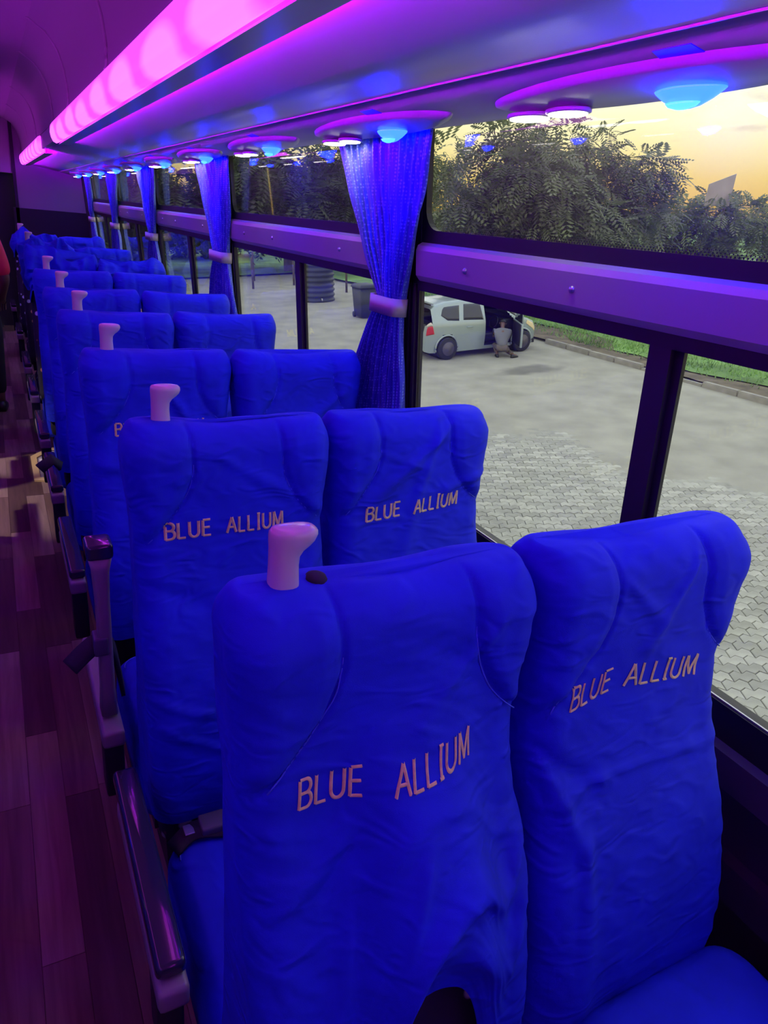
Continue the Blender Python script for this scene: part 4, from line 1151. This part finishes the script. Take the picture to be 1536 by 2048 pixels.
for s in spots:
    x, y, dz, ra, k = s
    if id(s) in near:
        o = bpy.data.objects.new('paver', pms[k][0]); COL.objects.link(o); o.parent = pv
        o.location = (x, y, GZ + 0.016 + dz); o.rotation_euler = (0, 0, ang + ra)
    else:
        c_, s_ = math.cos(ang + ra), math.sin(ang + ra)
        src = pms[k][1]
        st[k].add([(x + p[0] * c_ - p[1] * s_, y + p[0] * s_ + p[1] * c_, GZ + 0.016 + dz + p[2]) for p in src.v], src.f)
for k in range(3):
    o = st[k].build('paver_field', XM[('paver_a', 'paver_b', 'paver_c')[k]], pv); tag(o, kind='stuff')

# --- kerb stones and lawn
KX = 14.25
kb = xroot('kerb', (KX, 0, GZ)); tag(kb, kind='structure')
rnd = random.Random(3)
me_k = []
for s_ in range(3):
    me = MB().box(-0.075, 0.075, -0.475, 0.475, -0.1, 0.13).mesh('kerb_stone')
    bm = bmesh.new(); bm.from_mesh(me); bmesh.ops.bevel(bm, geom=bm.edges[:], offset=0.02, segments=2, affect='EDGES'); bm.to_mesh(me); bm.free()
    me.materials.append(XM['kerb']); me_k.append(me)
y = -2.0
while y < 17.2:
    o = bpy.data.objects.new('kerb_stone', rnd.choice(me_k)); COL.objects.link(o); o.parent = kb
    sunk = -0.06 if 10.6 < y < 13.2 else 0.0
    o.location = (rnd.uniform(-0.015, 0.015), y, rnd.uniform(-0.015, 0.01) + sunk); o.rotation_euler = (0, rnd.uniform(-0.04, 0.04), rnd.uniform(-0.015, 0.015))
    y += 0.965
def hgrid(name, x0, x1, y0, y1, nx, ny, z, amp, m, edge=None):
    vs, fs = [], []
    for j in range(ny + 1):
        for i in range(nx + 1):
            x, yy = lerp(x0, x1, i / nx), lerp(y0, y1, j / ny)
            vs.append((x + (edge(x, yy) if edge and i == 0 else 0), yy, z + amp * noise.noise(Vector((x * 0.7, yy * 0.7, 3))) + amp * 0.5 * noise.noise(Vector((x * 2, yy * 2, 8)))))
    for j in range(ny):
        for i in range(nx):
            a = j * (nx + 1) + i; fs.append((a, a + 1, a + nx + 2, a + nx + 1))
    me = bpy.data.meshes.new(name); me.from_pydata(vs, [], fs); me.update()
    return put(name, me, m, None, True)
bk = hgrid('earth_bank', KX + 0.05, KX + 2.4, -4, 24, 10, 90, GZ + 0.09, 0.04, XM['bank']); xplace(bk); tag(bk, kind='structure')
lw_ = hgrid('lawn', KX + 0.75, 110, -20, 38, 90, 60, GZ + 0.115, 0.05, XM['lawn'], lambda x, y: 0.55 * noise.noise(Vector((y * 0.45, 2, 0))) + (0.9 if 15 < y < 22 else 0)); xplace(lw_); tag(lw_, kind='structure')
l2 = hgrid('lawn_far', -20, 110, 38, 120, 60, 40, GZ + 0.10, 0.05, XM['lawn']); xplace(l2); tag(l2, kind='structure')
# grass blades over the nearer part of the lawn
rg = np.random.default_rng(4)
nb = 26000
gx = KX + 0.6 + 9.0 * rg.random(nb) ** 1.3; gy = 4.5 + 26 * rg.random(nb)
keep = (gx > KX + 1.0 + 0.55 * np.sin(gy * 1.1) * np.cos(gy * 0.37)) | (rg.random(nb) < 0.22)
gx, gy = gx[keep], gy[keep]; nb = len(gx)
h_ = 0.05 + 0.09 * rg.random(nb); th = rg.random(nb) * 6.283; wdt = 0.012 + 0.012 * rg.random(nb)
lean = 0.05 * rg.standard_normal((nb, 2))
b0 = np.stack([gx - wdt * np.cos(th), gy - wdt * np.sin(th), np.full(nb, GZ + 0.09)], 1)
b1 = np.stack([gx + wdt * np.cos(th), gy + wdt * np.sin(th), np.full(nb, GZ + 0.09)], 1)
b2 = np.stack([gx + lean[:, 0], gy + lean[:, 1], GZ + 0.11 + h_], 1)
vv = np.stack([b0, b1, b2], 1).reshape(-1, 3)
me = bpy.data.meshes.new('grass'); me.from_pydata(vv.tolist(), [], np.arange(nb * 3).reshape(-1, 3).tolist()); me.update()
o = put('grass', me, XM['blade']); xplace(o); tag(o, 'short green grass blades growing over the lawn behind the kerb', 'grass', kind='stuff')

# --- trees
def fronds(rg, cen, rad, nfr, size, inner=0.3, droop=0.5):
    """feathery fronds over a set of blobs; returns verts, faces"""
    cen = np.asarray(cen, float); rad = np.asarray(rad, float)
    pick = rg.choice(len(cen), nfr, p=rad ** 2 / (rad ** 2).sum())
    d = rg.standard_normal((nfr, 3)); d[:, 2] = d[:, 2] * 0.9 + 0.1; d /= np.linalg.norm(d, axis=1)[:, None]
    rr = rad[pick] * np.where(rg.random(nfr) < inner, 0.4 + 0.5 * rg.random(nfr), 0.85 + 0.25 * rg.random(nfr))
    base = cen[pick] + d * rr[:, None] * np.array([1, 1, 0.8])
    ax = d * np.array([1, 1, 0.5]) + 0.5 * rg.standard_normal((nfr, 3)); ax[:, 2] -= droop; ax /= np.linalg.norm(ax, axis=1)[:, None]
    sd = np.cross(ax, np.array([0, 0, 1.0])) + 0.25 * rg.standard_normal((nfr, 3)); sd /= np.linalg.norm(sd, axis=1)[:, None]
    L = size * (0.7 + 0.6 * rg.random(nfr))
    V_, k = [], 6
    for i in range(k):
        t_ = (i + 0.6) / k
        ll = L * 0.42 * (1 - 0.55 * abs(t_ - 0.45) * 2) 
        wd = L * 0.075
        for sg in (-1, 1):
            p = base + ax * (L * t_)[:, None]; p[:, 2] -= L * 0.25 * t_ * t_
            tip = p + sd * (sg * ll)[:, None] + ax * (ll * 0.35)[:, None]; tip[:, 2] -= ll * 0.18
            m1 = (p + tip) / 2 + ax * wd[:, None]; m2 = (p + tip) / 2 - ax * wd[:, None]
            V_.append(np.stack([p, m1, tip, m2], 1))
    vv = np.concatenate(V_, 0).reshape(-1, 3)
    return vv
def foliage(name, vv, m, parent):
    n = len(vv) // 4
    me = bpy.data.meshes.new(name)
    me.vertices.add(len(vv)); me.vertices.foreach_set('co', vv.astype(np.float32).ravel())
    me.loops.add(n * 4); me.loops.foreach_set('vertex_index', np.arange(n * 4, dtype=np.int32))
    me.polygons.add(n); me.polygons.foreach_set('loop_start', np.arange(0, n * 4, 4, dtype=np.int32)); me.polygons.foreach_set('loop_total', np.full(n, 4, dtype=np.int32))
    me.update(calc_edges=True)
    o = put(name, me, m, parent); tag(o, kind='stuff'); return o
def leafmat(name, col, var=0.35):
    m = mat(name, col, 0.55, var=var, vscale=0.5, spec=0.35)
    t = m.node_tree; b_ = t.nodes['Principled BSDF']; out = t.nodes['Material Output']
    tl = t.nodes.new('ShaderNodeBsdfTranslucent'); tl.inputs[0].default_value = (*[c * 1.1 for c in col], 1)
    ms = t.nodes.new('ShaderNodeMixShader'); ms.inputs[0].default_value = 0.25
    t.links.new(b_.outputs[0], ms.inputs[1]); t.links.new(tl.outputs[0], ms.inputs[2]); t.links.new(ms.outputs[0], out.inputs['Surface'])
    return m
XM['leaf'] = leafmat('feathery_leaf', (0.20, 0.225, 0.13))
XM['leaf_d'] = leafmat('dark_leaf', (0.09, 0.11, 0.06))
XM['leaf_y'] = leafmat('yellow_green_leaf', (0.22, 0.25, 0.09))
XM['bark'] = mat('tree_bark', (0.13, 0.10, 0.075), 0.9, var=0.35, vscale=6, bump=0.8, bscale=20)
def tree(name, loc, trunk_r, trunk_h, blobs, nfr, size, leaf, label, seed, group='trees along the street', lean=(0, 0), inner=0.3):
    r = xroot(name, (loc[0], loc[1], GZ)); rg_ = np.random.default_rng(seed); rs = random.Random(seed)
    tp = [(0, 0, -0.1), (lean[0] * 0.2, lean[1] * 0.2, trunk_h * 0.35), (lean[0] * 0.6, lean[1] * 0.6, trunk_h * 0.7), (lean[0], lean[1], trunk_h)]
    MB().tube(catmull(tp, 4), [lerp(trunk_r * 1.15, trunk_r * 0.75, i / 12) for i in range(13)], 12).build('trunk', XM['bark'], r, True)
    mb = MB()
    for (x, y, z, rr) in blobs[:14]:
        mid = Vector((lean[0] + (x - lean[0]) * 0.45, lean[1] + (y - lean[1]) * 0.45, trunk_h + (z - trunk_h) * 0.3 + 0.3))
        mb.tube(catmull([(lean[0], lean[1], trunk_h - 0.1), tuple(mid), (x, y, z)], 3), [lerp(trunk_r * 0.5, 0.03, i / 6) for i in range(7)], 6)
    mb.build('branches', XM['bark'], r, True)
    foliage('crown', fronds(rg_, [b_[:3] for b_ in blobs], [b_[3] for b_ in blobs], nfr, size, inner), leaf, r)
    tag(r, label, 'tree', group); return r
def blobset(seed, c, s, n, r0, r1):
    rs = random.Random(seed); out = []
    while len(out) < n:
        p = [rs.uniform(-1, 1) for _ in range(3)]
        q = sum(v * v for v in p)
        if q > 1 or q < 0.15: continue
        out.append((c[0] + p[0] * s[0], c[1] + p[1] * s[1], c[2] + p[2] * s[2], rs.uniform(r0, r1)))
    return out
# main tree: wide crown reaching right, trunk behind the car
bl = blobset(2, (0.6, 0.6, 4.1), (3.6, 2.6, 1.7), 22, 0.9, 1.4) + blobset(3, (4.0, 0.6, 3.9), (2.8, 2.0, 1.5), 14, 0.7, 1.15) + [(6.9, 0.2, 5.0, 0.7), (7.9, 0.3, 4.6, 0.45), (7.6, 0.0, 3.6, 0.6), (2.0, 0.0, 5.8, 0.9), (0.4, 0.2, 5.9, 0.9), (3.8, 0.2, 5.7, 0.8), (-2.6, 0.3, 5.2, 0.9)]
tree('street_tree', (16.22, 21.8), 0.37, 2.1, bl, 5200, 0.62, XM['leaf'], 'large feathery-leaved tree filling the upper window, trunk behind the car', 7, lean=(0.3, 0.2), inner=0.35)
tree('street_tree', (14.2, 39.0), 0.28, 2.6, blobset(12, (0.4, 0, 4.3), (4.2, 2.5, 1.7), 20, 1.2, 1.8), 2300, 1.0, XM['leaf_d'], 'dark tree seen through the second upper window', 13)
tree('street_tree', (7.0, 41.5), 0.25, 2.6, blobset(14, (0.4, 0, 4.0), (3.6, 2.5, 1.8), 16, 1.1, 1.7), 1500, 1.0, XM['leaf_d'], 'dark tree far down the street, seen past the second curtain', 15)
tree('street_tree', (23.5, 50.0), 0.3, 2.5, blobset(16, (0, 0, 4.6), (6, 3, 2.2), 20, 1.5, 2.4), 1800, 1.3, XM['leaf_d'], 'distant tree behind the large feathery one', 17)
tree('street_tree', (40.0, 49.0), 0.3, 2.2, blobset(18, (0, 0, 3.6), (6, 3, 1.6), 18, 1.3, 2.0), 1700, 1.2, XM['leaf'], 'low distant tree right of the large feathery one', 19)
def bush(loc, sx, sy, h, n, size, leaf, label, seed):
    r = xroot('bush', (loc[0], loc[1], GZ)); rg_ = np.random.default_rng(seed)
    bl = blobset(seed, (0, 0, h * 0.5), (sx, sy, h * 0.36), 16, h * 0.17, h * 0.27)
    mb = MB()
    for b_ in bl[:8]: mb.tube([(b_[0] * 0.3, b_[1] * 0.3, -0.05), (b_[0] * 0.7, b_[1] * 0.7, b_[2] * 0.6), b_[:3]], [0.05, 0.035, 0.015], 5)
    mb.build('stems', XM['bark'], r, True)
    foliage('foliage', fronds(rg_, [b_[:3] for b_ in bl], [b_[3] for b_ in bl], n, size, 0.35, 0.2), leaf, r)
    tag(r, label, 'bush', 'bushes behind the lawn')
bush((33.5, 27.5), 3.2, 2.0, 4.1, 1500, 0.7, XM['leaf_y'], 'yellow-green bush behind the lawn, below the pale board', 31)
bush((39.5, 27.0), 2.6, 2.0, 4.6, 900, 0.7, XM['leaf_y'], 'rightmost bush behind the lawn, at the picture edge', 32)
bush((28.3, 29.5), 2.6, 2.0, 3.2, 1000, 0.7, XM['leaf'], 'low bush between the large tree and the yellow-green bush', 33)
bush((24.5, 38.0), 5.0, 2.0, 3.2, 1200, 0.8, XM['leaf_d'], 'dark hedge-like bush behind the trunk of the large tree', 34)
bush((10.8, 49.0), 6.0, 2.0, 2.6, 1200, 0.8, XM['leaf_d'], 'far dark bush at the end of the street', 35)
bush((-3.0, 50.0), 4.0, 2.0, 3.0, 900, 0.8, XM['leaf_d'], 'farthest dark bush, seen past the third curtain', 36)
# thin posts by the far grass
for i, (x, y) in enumerate(((10.2, 33.0), (12.4, 33.5), (11.2, 36.0), (13.6, 30.0))):
    p = xroot('fence_post', (x, y, GZ))
    MB().tube([(0, 0, -0.1), (0, 0, 1.35), (0.005, 0, 1.42)], [0.055, 0.05, 0.02], 8).build('post', XM['bark'], p, True)
    MB().tube([(0, 0, 1.25), (0.16, 0, 1.05)], 0.025, 6).build('brace', XM['bark'], p, True)
    tag(p, ('wooden post left of the corrugated tank', 'wooden post behind the corrugated tank', 'farthest wooden post at the grass edge', 'wooden post right of the corrugated tank')[i], 'post', 'wooden posts near the tank')
# pale board above the bushes
sg = xroot('sign_board', (32.6, 26.6, GZ), -0.55)
MB().prism([(-0.60, 3.55), (0.62, 3.55), (0.70, 5.02), (-0.52, 4.55)], -0.05, 0.05, 'y').build('panel', mat('pale_board', (0.50, 0.42, 0.30), 0.7, var=0.1, vscale=2), sg)
for x in (-0.35, 0.45): MB().tube([(x, 0.08, -0.1), (x, 0.08, 4.2)], 0.05, 8).build('post', XM['bark'], sg, True)
tag(sg, 'pale slanted sign board rising above the yellow-green bush', 'sign')

# --- corrugated water tank
tk = xroot('water_tank', (11.45, 28.3, GZ))
rings = []; n_ = 40; Ht = 1.80
prf = []
nrib = 9
for i in range(nrib * 8 + 1):
    z = Ht * i / (nrib * 8); prf.append((0.74 + 0.028 * math.sin(i / 8 * 2 * math.pi), z))
prf += [(0.70, Ht + 0.05), (0.45, Ht + 0.16), (0.22, Ht + 0.20), (0.22, Ht + 0.26), (0.02, Ht + 0.27)]
for rr, z in prf: rings.append([(rr * math.cos(2 * math.pi * j / n_), rr * math.sin(2 * math.pi * j / n_), z) for j in range(n_)])
MB().loft(rings).build('shell', mat('dark_green_plastic', (0.045, 0.05, 0.045), 0.5, var=0.2, vscale=3), tk, True)
MB().tube([(-0.1, -0.74, 0.15), (-0.1, -0.84, 0.15), (-0.1, -0.86, 0.08)], 0.03, 8).build('tap', M['screw'], tk, True)
tag(tk, 'round dark corrugated water tank standing on the ground', 'tank')
# --- dark bin
bn = xroot('waste_bin', (11.35, 23.5, GZ))
mb = MB(); mb.loft([rring(-0.27, 0.27, -0.32, 0.32, 0.06, 0.05), rring(-0.33, 0.33, -0.38, 0.38, 1.05, 0.05)]); dkp = mat('dark_bin_plastic', (0.035, 0.038, 0.045), 0.5); mb.build('body', dkp, bn, True)
mb = MB(); mb.loft([rring(-0.36, 0.36, -0.41, 0.41, 1.05, 0.05), rring(-0.36, 0.36, -0.41, 0.41, 1.10, 0.05), rring(-0.28, 0.28, -0.30, 0.33, 1.17, 0.05)]); mb.build('lid', dkp, bn, True)
for sg_ in (-1, 1):
    mb = MB(); mb.tube([(sg_ * 0.22, 0.30, 0.10), (sg_ * 0.30, 0.30, 0.10)], 0.10, 14); mb.build('wheel', M['rubber'], bn, True)
MB().tube([(-0.25, 0.43, 1.06), (0.25, 0.43, 1.06)], 0.018, 8).build('handle', dkp, bn, True)
tag(bn, 'dark wheeled bin on the ground behind the near curtain', 'bin')

# --- hatchback car, front towards +x, driver's door open towards us
paint = mat('silver_blue_paint', (0.36, 0.43, 0.44), 0.28, metal=0.35, coat=0.6)
cg = mat('dark_car_glass', (0.02, 0.022, 0.025), 0.06, spec=0.8)
blk = mat('car_black_trim', (0.015, 0.015, 0.017), 0.5)
car = xroot('hatchback_car', (11.55, 17.05, GZ))
LN = 1.92      # half length
XR = [-1.92, -1.88, -1.74, -1.55, -1.2, -0.6, 0.0, 0.35, 0.62, 0.95, 1.18, 1.45, 1.70, 1.86, 1.92]
ROOF = [0.62, 0.98, 1.30, 1.44, 1.51, 1.54, 1.52, 1.45, 1.34, 1.14, 1.00, 0.92, 0.82, 0.66, 0.48]
BELT = [0.60, 0.93, 0.97, 0.97, 0.965, 0.955, 0.945, 0.94, 0.935, 0.93, 0.92, 0.88, 0.78, 0.62, 0.46]
HW = [0.66, 0.74, 0.80, 0.83, 0.845, 0.845, 0.845, 0.845, 0.84, 0.83, 0.82, 0.80, 0.76, 0.66, 0.52]
SILL = [0.34, 0.24, 0.20, 0.19, 0.18, 0.18, 0.18, 0.18, 0.18, 0.19, 0.19, 0.20, 0.21, 0.25, 0.30]
def cs(x, arr): return interp(XR, arr, x)
def car_pt(x, s):
    """s 0 sill .. 1 belt .. 2 roof centre on the near (-y) side"""
    z0, zb_, zr, w = cs(x, SILL), cs(x, BELT), max(cs(x, ROOF), cs(x, BELT) + 0.01), cs(x, HW)
    if s <= 1:
        z = lerp(z0, zb_, s); y = w * (1 - 0.06 * (1 - s) ** 2 * 1.2 - 0.035 * max(0, s - 0.6) / 0.4)
        return (x, -y, z)
    u = s - 1; zz = zr - zb_; wb = w * 0.965
    a = u * math.pi / 2
    tum = min(0.20, zz * 0.36)
    y = (wb - tum * min(1, u / 0.72)) if u < 0.72 else (wb - tum) * math.cos((u - 0.72) / 0.28 * math.pi / 2) ** 0.6
    z = zb_ + zz * (0.94 * (u / 0.72) if u < 0.72 else 0.94 + 0.06 * math.sin((u - 0.72) / 0.28 * math.pi / 2))
    return (x, -y, z)
ss = [i / 8 for i in range(9)] + [1 + i / 14 for i in range(1, 15)]
xs = sorted(set([round(v_, 3) for v_ in np.linspace(-1.92, 1.92, 65)] + XR))
DOOR0, DOOR1 = 0.02, 0.98            # front door opening
def skip(xa, xb, sa_, sb):
    xm, sm = (xa + xb) / 2, (sa_ + sb) / 2
    p = car_pt(xm, sm)
    for wx_ in (-1.235, 1.27):
        if math.hypot(p[0] - wx_, p[2] - 0.30) < 0.345 and sm < 1: return True
    return False
def in_door(xa, xb, sa_, sb):
    xm, sm = (xa + xb) / 2, (sa_ + sb) / 2
    p = car_pt(xm, sm)
    x1 = DOOR1 if sm < 1 else DOOR1 - 0.02 - (p[2] - 0.94) * 0.95
    return DOOR0 < xm < x1 and p[2] > 0.30 and sm < 1.66
def hatch(xa, xb, sa_, sb):
    xm, sm = (xa + xb) / 2, (sa_ + sb) / 2
    return xm < -1.70 and sm > 0.95
mb = MB()
for side in (1, -1):
    for i in range(len(xs) - 1):
        for j in range(len(ss) - 1):
            if skip(xs[i], xs[i + 1], ss[j], ss[j + 1]) or hatch(xs[i], xs[i + 1], ss[j], ss[j + 1]): continue
            if side == 1 and in_door(xs[i], xs[i + 1], ss[j], ss[j + 1]): continue
            q = [car_pt(xs[i], ss[j]), car_pt(xs[i + 1], ss[j]), car_pt(xs[i + 1], ss[j + 1]), car_pt(xs[i], ss[j + 1])]
            mb.add([(x, y * side, z) for x, y, z in q], [(0, 1, 2, 3)])
me = mb.mesh('body'); bm = bmesh.new(); bm.from_mesh(me); bmesh.ops.remove_doubles(bm, verts=bm.verts[:], dist=0.0005); bmesh.ops.recalc_face_normals(bm, faces=bm.faces[:]); bm.to_mesh(me); bm.free()
put('body', me, paint, car, True)
MB().box(-1.75, 1.8, -0.74, 0.74, 0.20, 0.30).build('floor_pan', blk, car)
MB().box(-1.6, 0.7, 0.60, 0.72, 0.30, 0.92).build('far_lining', blk, car)
MB().hexa([(1.75, -0.5, 0.30), (1.93, -0.45, 0.32), (1.93, 0.45, 0.32), (1.75, 0.5, 0.30), (1.74, -0.5, 0.50), (1.93, -0.45, 0.47), (1.93, 0.45, 0.47), (1.74, 0.5, 0.50)]).build('grille', blk, car)
def car_patch(name, poly, m, off=0.006, sides=(1,)):
    """thin panel following the car's near flank: poly in (x, s)"""
    for sd_ in sides:
        mb = MB(); n = len(poly)
        xmin, xmax = min(p[0] for p in poly), max(p[0] for p in poly)
        K = 10
        def ybounds(x):
            c = []
            for i in range(n):
                (x0, s0), (x1, s1) = poly[i], poly[(i + 1) % n]
                if (x0 - x) * (x1 - x) <= 0 and abs(x1 - x0) > 1e-9: c.append(s0 + (s1 - s0) * (x - x0) / (x1 - x0))
            return (min(c), max(c)) if c else (poly[0][1], poly[0][1])
        cols = []
        for i in range(K + 1):
            x = lerp(xmin + 1e-4, xmax - 1e-4, i / K); a, b_ = ybounds(x)
            cols.append([(p[0], (p[1] - off) * sd_, p[2] + off * 0.3) for p in [car_pt(x, lerp(a, b_, k / 5)) for k in range(6)]])
        mb.loft(cols, close=False, cap0=False, cap1=False)
        o = mb.build(name, m, car, True); md = o.modifiers.new('thick', 'SOLIDIFY'); md.thickness = 0.008
car_patch('rear_door_window', [(-0.72, 1.08), (-0.06, 1.05), (-0.10, 1.60), (-0.66, 1.60)], cg, sides=(1, -1))
car_patch('quarter_window', [(-1.40, 1.30), (-1.22, 1.10), (-0.82, 1.06), (-0.80, 1.58), (-1.32, 1.58)], cg, sides=(1, -1))
car_patch('windscreen', [(0.45, 1.78), (1.10, 1.35), (1.12, 1.98), (0.42, 1.98)], cg, sides=(1, -1))
car_patch('tail_light', [(-1.86, 0.62), (-1.64, 0.66), (-1.68, 0.93), (-1.83, 0.93)], mat('red_tail_light', (0.55, 0.02, 0.03), 0.2), 0.012, (1, -1))
car_patch('tail_light_top', [(-1.85, 0.95), (-1.68, 0.95), (-1.72, 1.10), (-1.82, 1.10)], mat('clear_lamp', (0.7, 0.62, 0.55), 0.2), 0.012, (1, -1))
car_patch('headlight', [(1.42, 0.82), (1.84, 0.62), (1.86, 0.95), (1.45, 0.98)], mat('amber_headlight', (0.85, 0.68, 0.40), 0.12), 0.010, (1, -1))
MB().tube([(-0.62, -0.86, 0.83), (-0.45, -0.872, 0.83)], 0.014, 8).build('door_handle', paint, car, True)
for x in (-1.235, 1.27):
    for sg_ in (-1, 1):
        y0 = sg_ * 0.80
        prf = [(0.0, 0.10), (0.19, 0.10), (0.20, 0.085), (0.27, 0.098), (0.297, 0.08), (0.30, 0.0), (0.297, -0.08), (0.27, -0.098), (0.0, -0.098)]
        rings = [[(x + max(rr, 0.002) * math.cos(2 * math.pi * j / 28), y0 + sg_ * h2, 0.30 + max(rr, 0.002) * math.sin(2 * math.pi * j / 28)) for j in range(28)] for rr, h2 in prf]
        w_ = MB().loft(rings).build('wheel', mat('tyre_rubber', (0.02, 0.02, 0.021), 0.75), car, True)
        rings = [[(x + rr * math.cos(2 * math.pi * j / 24), y0 + sg_ * h2, 0.30 + rr * math.sin(2 * math.pi * j / 24)) for j in range(24)] for rr, h2 in ((0.19, 0.098), (0.18, 0.112), (0.10, 0.106), (0.085, 0.125), (0.01, 0.128))]
        MB().loft(rings).build('hubcap', mat('grey_hubcap', (0.11, 0.10, 0.10), 0.45, metal=0.4), w_, True)
    for sg_ in (-1, 1):
        MB().tube([(x + 0.352 * math.cos(a), sg_ * (0.835 - 0.02 * abs(math.cos(a))), 0.30 + 0.352 * math.sin(a)) for a in [math.radians(-12 + 204 * j / 24) for j in range(25)]], 0.026, 6).build('wheel_arch', paint, car, True)
    mb = MB(); mb.tube([(x, -0.70, 0.30), (x, 0.70, 0.30)], 0.33, 20); mb.build('wheel_well', blk, car, True)
# open driver's door, hinged at the front edge and swung outwards
dr = bpy.data.objects.new('open_door', None); COL.objects.link(dr); dr.parent = car
dr.location = (0.98, -0.84, 0.0); dr.rotation_euler = (0, 0, math.radians(66))
o = rbox('door_skin', -0.92, 0.0, -0.03, 0.03, 0.30, 0.94, 0.02, paint, dr)
o = rbox('door_lining', -0.89, -0.03, 0.03, 0.055, 0.33, 0.92, 0.01, blk, dr)
MB().prism([(-0.90, 0.94), (-0.02, 0.94), (-0.50, 1.40), (-0.86, 1.44)], -0.012, 0.012, 'y').build('door_window', cg, dr)
MB().tube([(-0.90, 0, 0.94), (-0.86, 0, 1.45), (-0.50, 0, 1.41), (-0.02, 0, 0.94)], 0.018, 6).build('window_frame', paint, dr, True)
mb = MB(); pillow(mb, -0.16, -0.02, -0.17, -0.04, 0.93, 1.06, 0.03, 0.02); mb.build('door_mirror', blk, dr, True)
# raised tailgate
tg = bpy.data.objects.new('raised_tailgate', None); COL.objects.link(tg); tg.parent = car; tg.location = (-1.58, 0, 1.45); tg.rotation_euler = (0, math.radians(18), 0)
rbox('tailgate_panel', -0.95, 0.0, -0.62, 0.62, -0.02, 0.03, 0.015, paint, tg)
rbox('tailgate_lining', -0.92, -0.04, -0.58, 0.58, -0.05, -0.02, 0.01, blk, tg)
rbox('boot_lining', -1.72, -1.30, -0.70, 0.70, 0.30, 0.92, 0.02, blk, car)
# interior seen through the open door
for nm, x0, x1, z0, z1 in (('seat_base', 0.02, 0.52, 0.32, 0.56), ('seat_back', -0.10, 0.08, 0.52, 1.10), ('headrest', -0.10, 0.0, 1.13, 1.30)):
    for y0 in (-0.62, 0.12): rbox(nm, x0, x1, y0, y0 + 0.48, z0, z1, 0.05, blk, car)
mb = MB(); mb.tube([(0.58 + 0.05 * math.sin(a), -0.38 + 0.18 * math.cos(a), 0.82 + 0.17 * math.sin(a)) for a in [2 * math.pi * j / 20 for j in range(21)]], 0.016, 6); mb.build('steering_wheel', blk, car, True)
rbox('dashboard', 0.70, 1.05, -0.70, 0.70, 0.62, 0.93, 0.05, blk, car)
tag(car, 'silver-blue hatchback parked by the kerb with its driver door open', 'car')

# --- man crouching at the open door
PO = dict(PM, shirt=mat('grey_shirt', (0.17, 0.17, 0.19), 0.8), trousers=mat('khaki_trousers', (0.16, 0.13, 0.10), 0.85), sleeve=0.6)
mn = human('person', dict(pelvis=(0, 0, 0.30), chest=(0.10, 0.16, 0.60), neck=(0.20, 0.30, 0.76), head=(0.26, 0.38, 0.85), face=(0.45, 0.80, -0.30),
      shL=(-0.06, 0.26, 0.68), elL=(0.05, 0.48, 0.50), wrL=(0.18, 0.62, 0.46), shR=(0.30, 0.12, 0.67), elR=(0.42, 0.34, 0.50), wrR=(0.44, 0.54, 0.48),
      hipL=(-0.07, 0.06, 0.28), knL=(0.06, 0.44, 0.30), anL=(-0.06, 0.10, 0.08), toeL=(0.0, 0.24, 0.045), hipR=(0.08, -0.05, 0.28), knR=(0.36, 0.20, 0.12), anR=(0.28, -0.16, 0.085), toeR=(0.42, -0.14, 0.045)),
      PO, 'person in a grey shirt crouching at the open door of the car')
mn.matrix_world = EXT @ Matrix.Translation((11.80, 15.75, GZ))
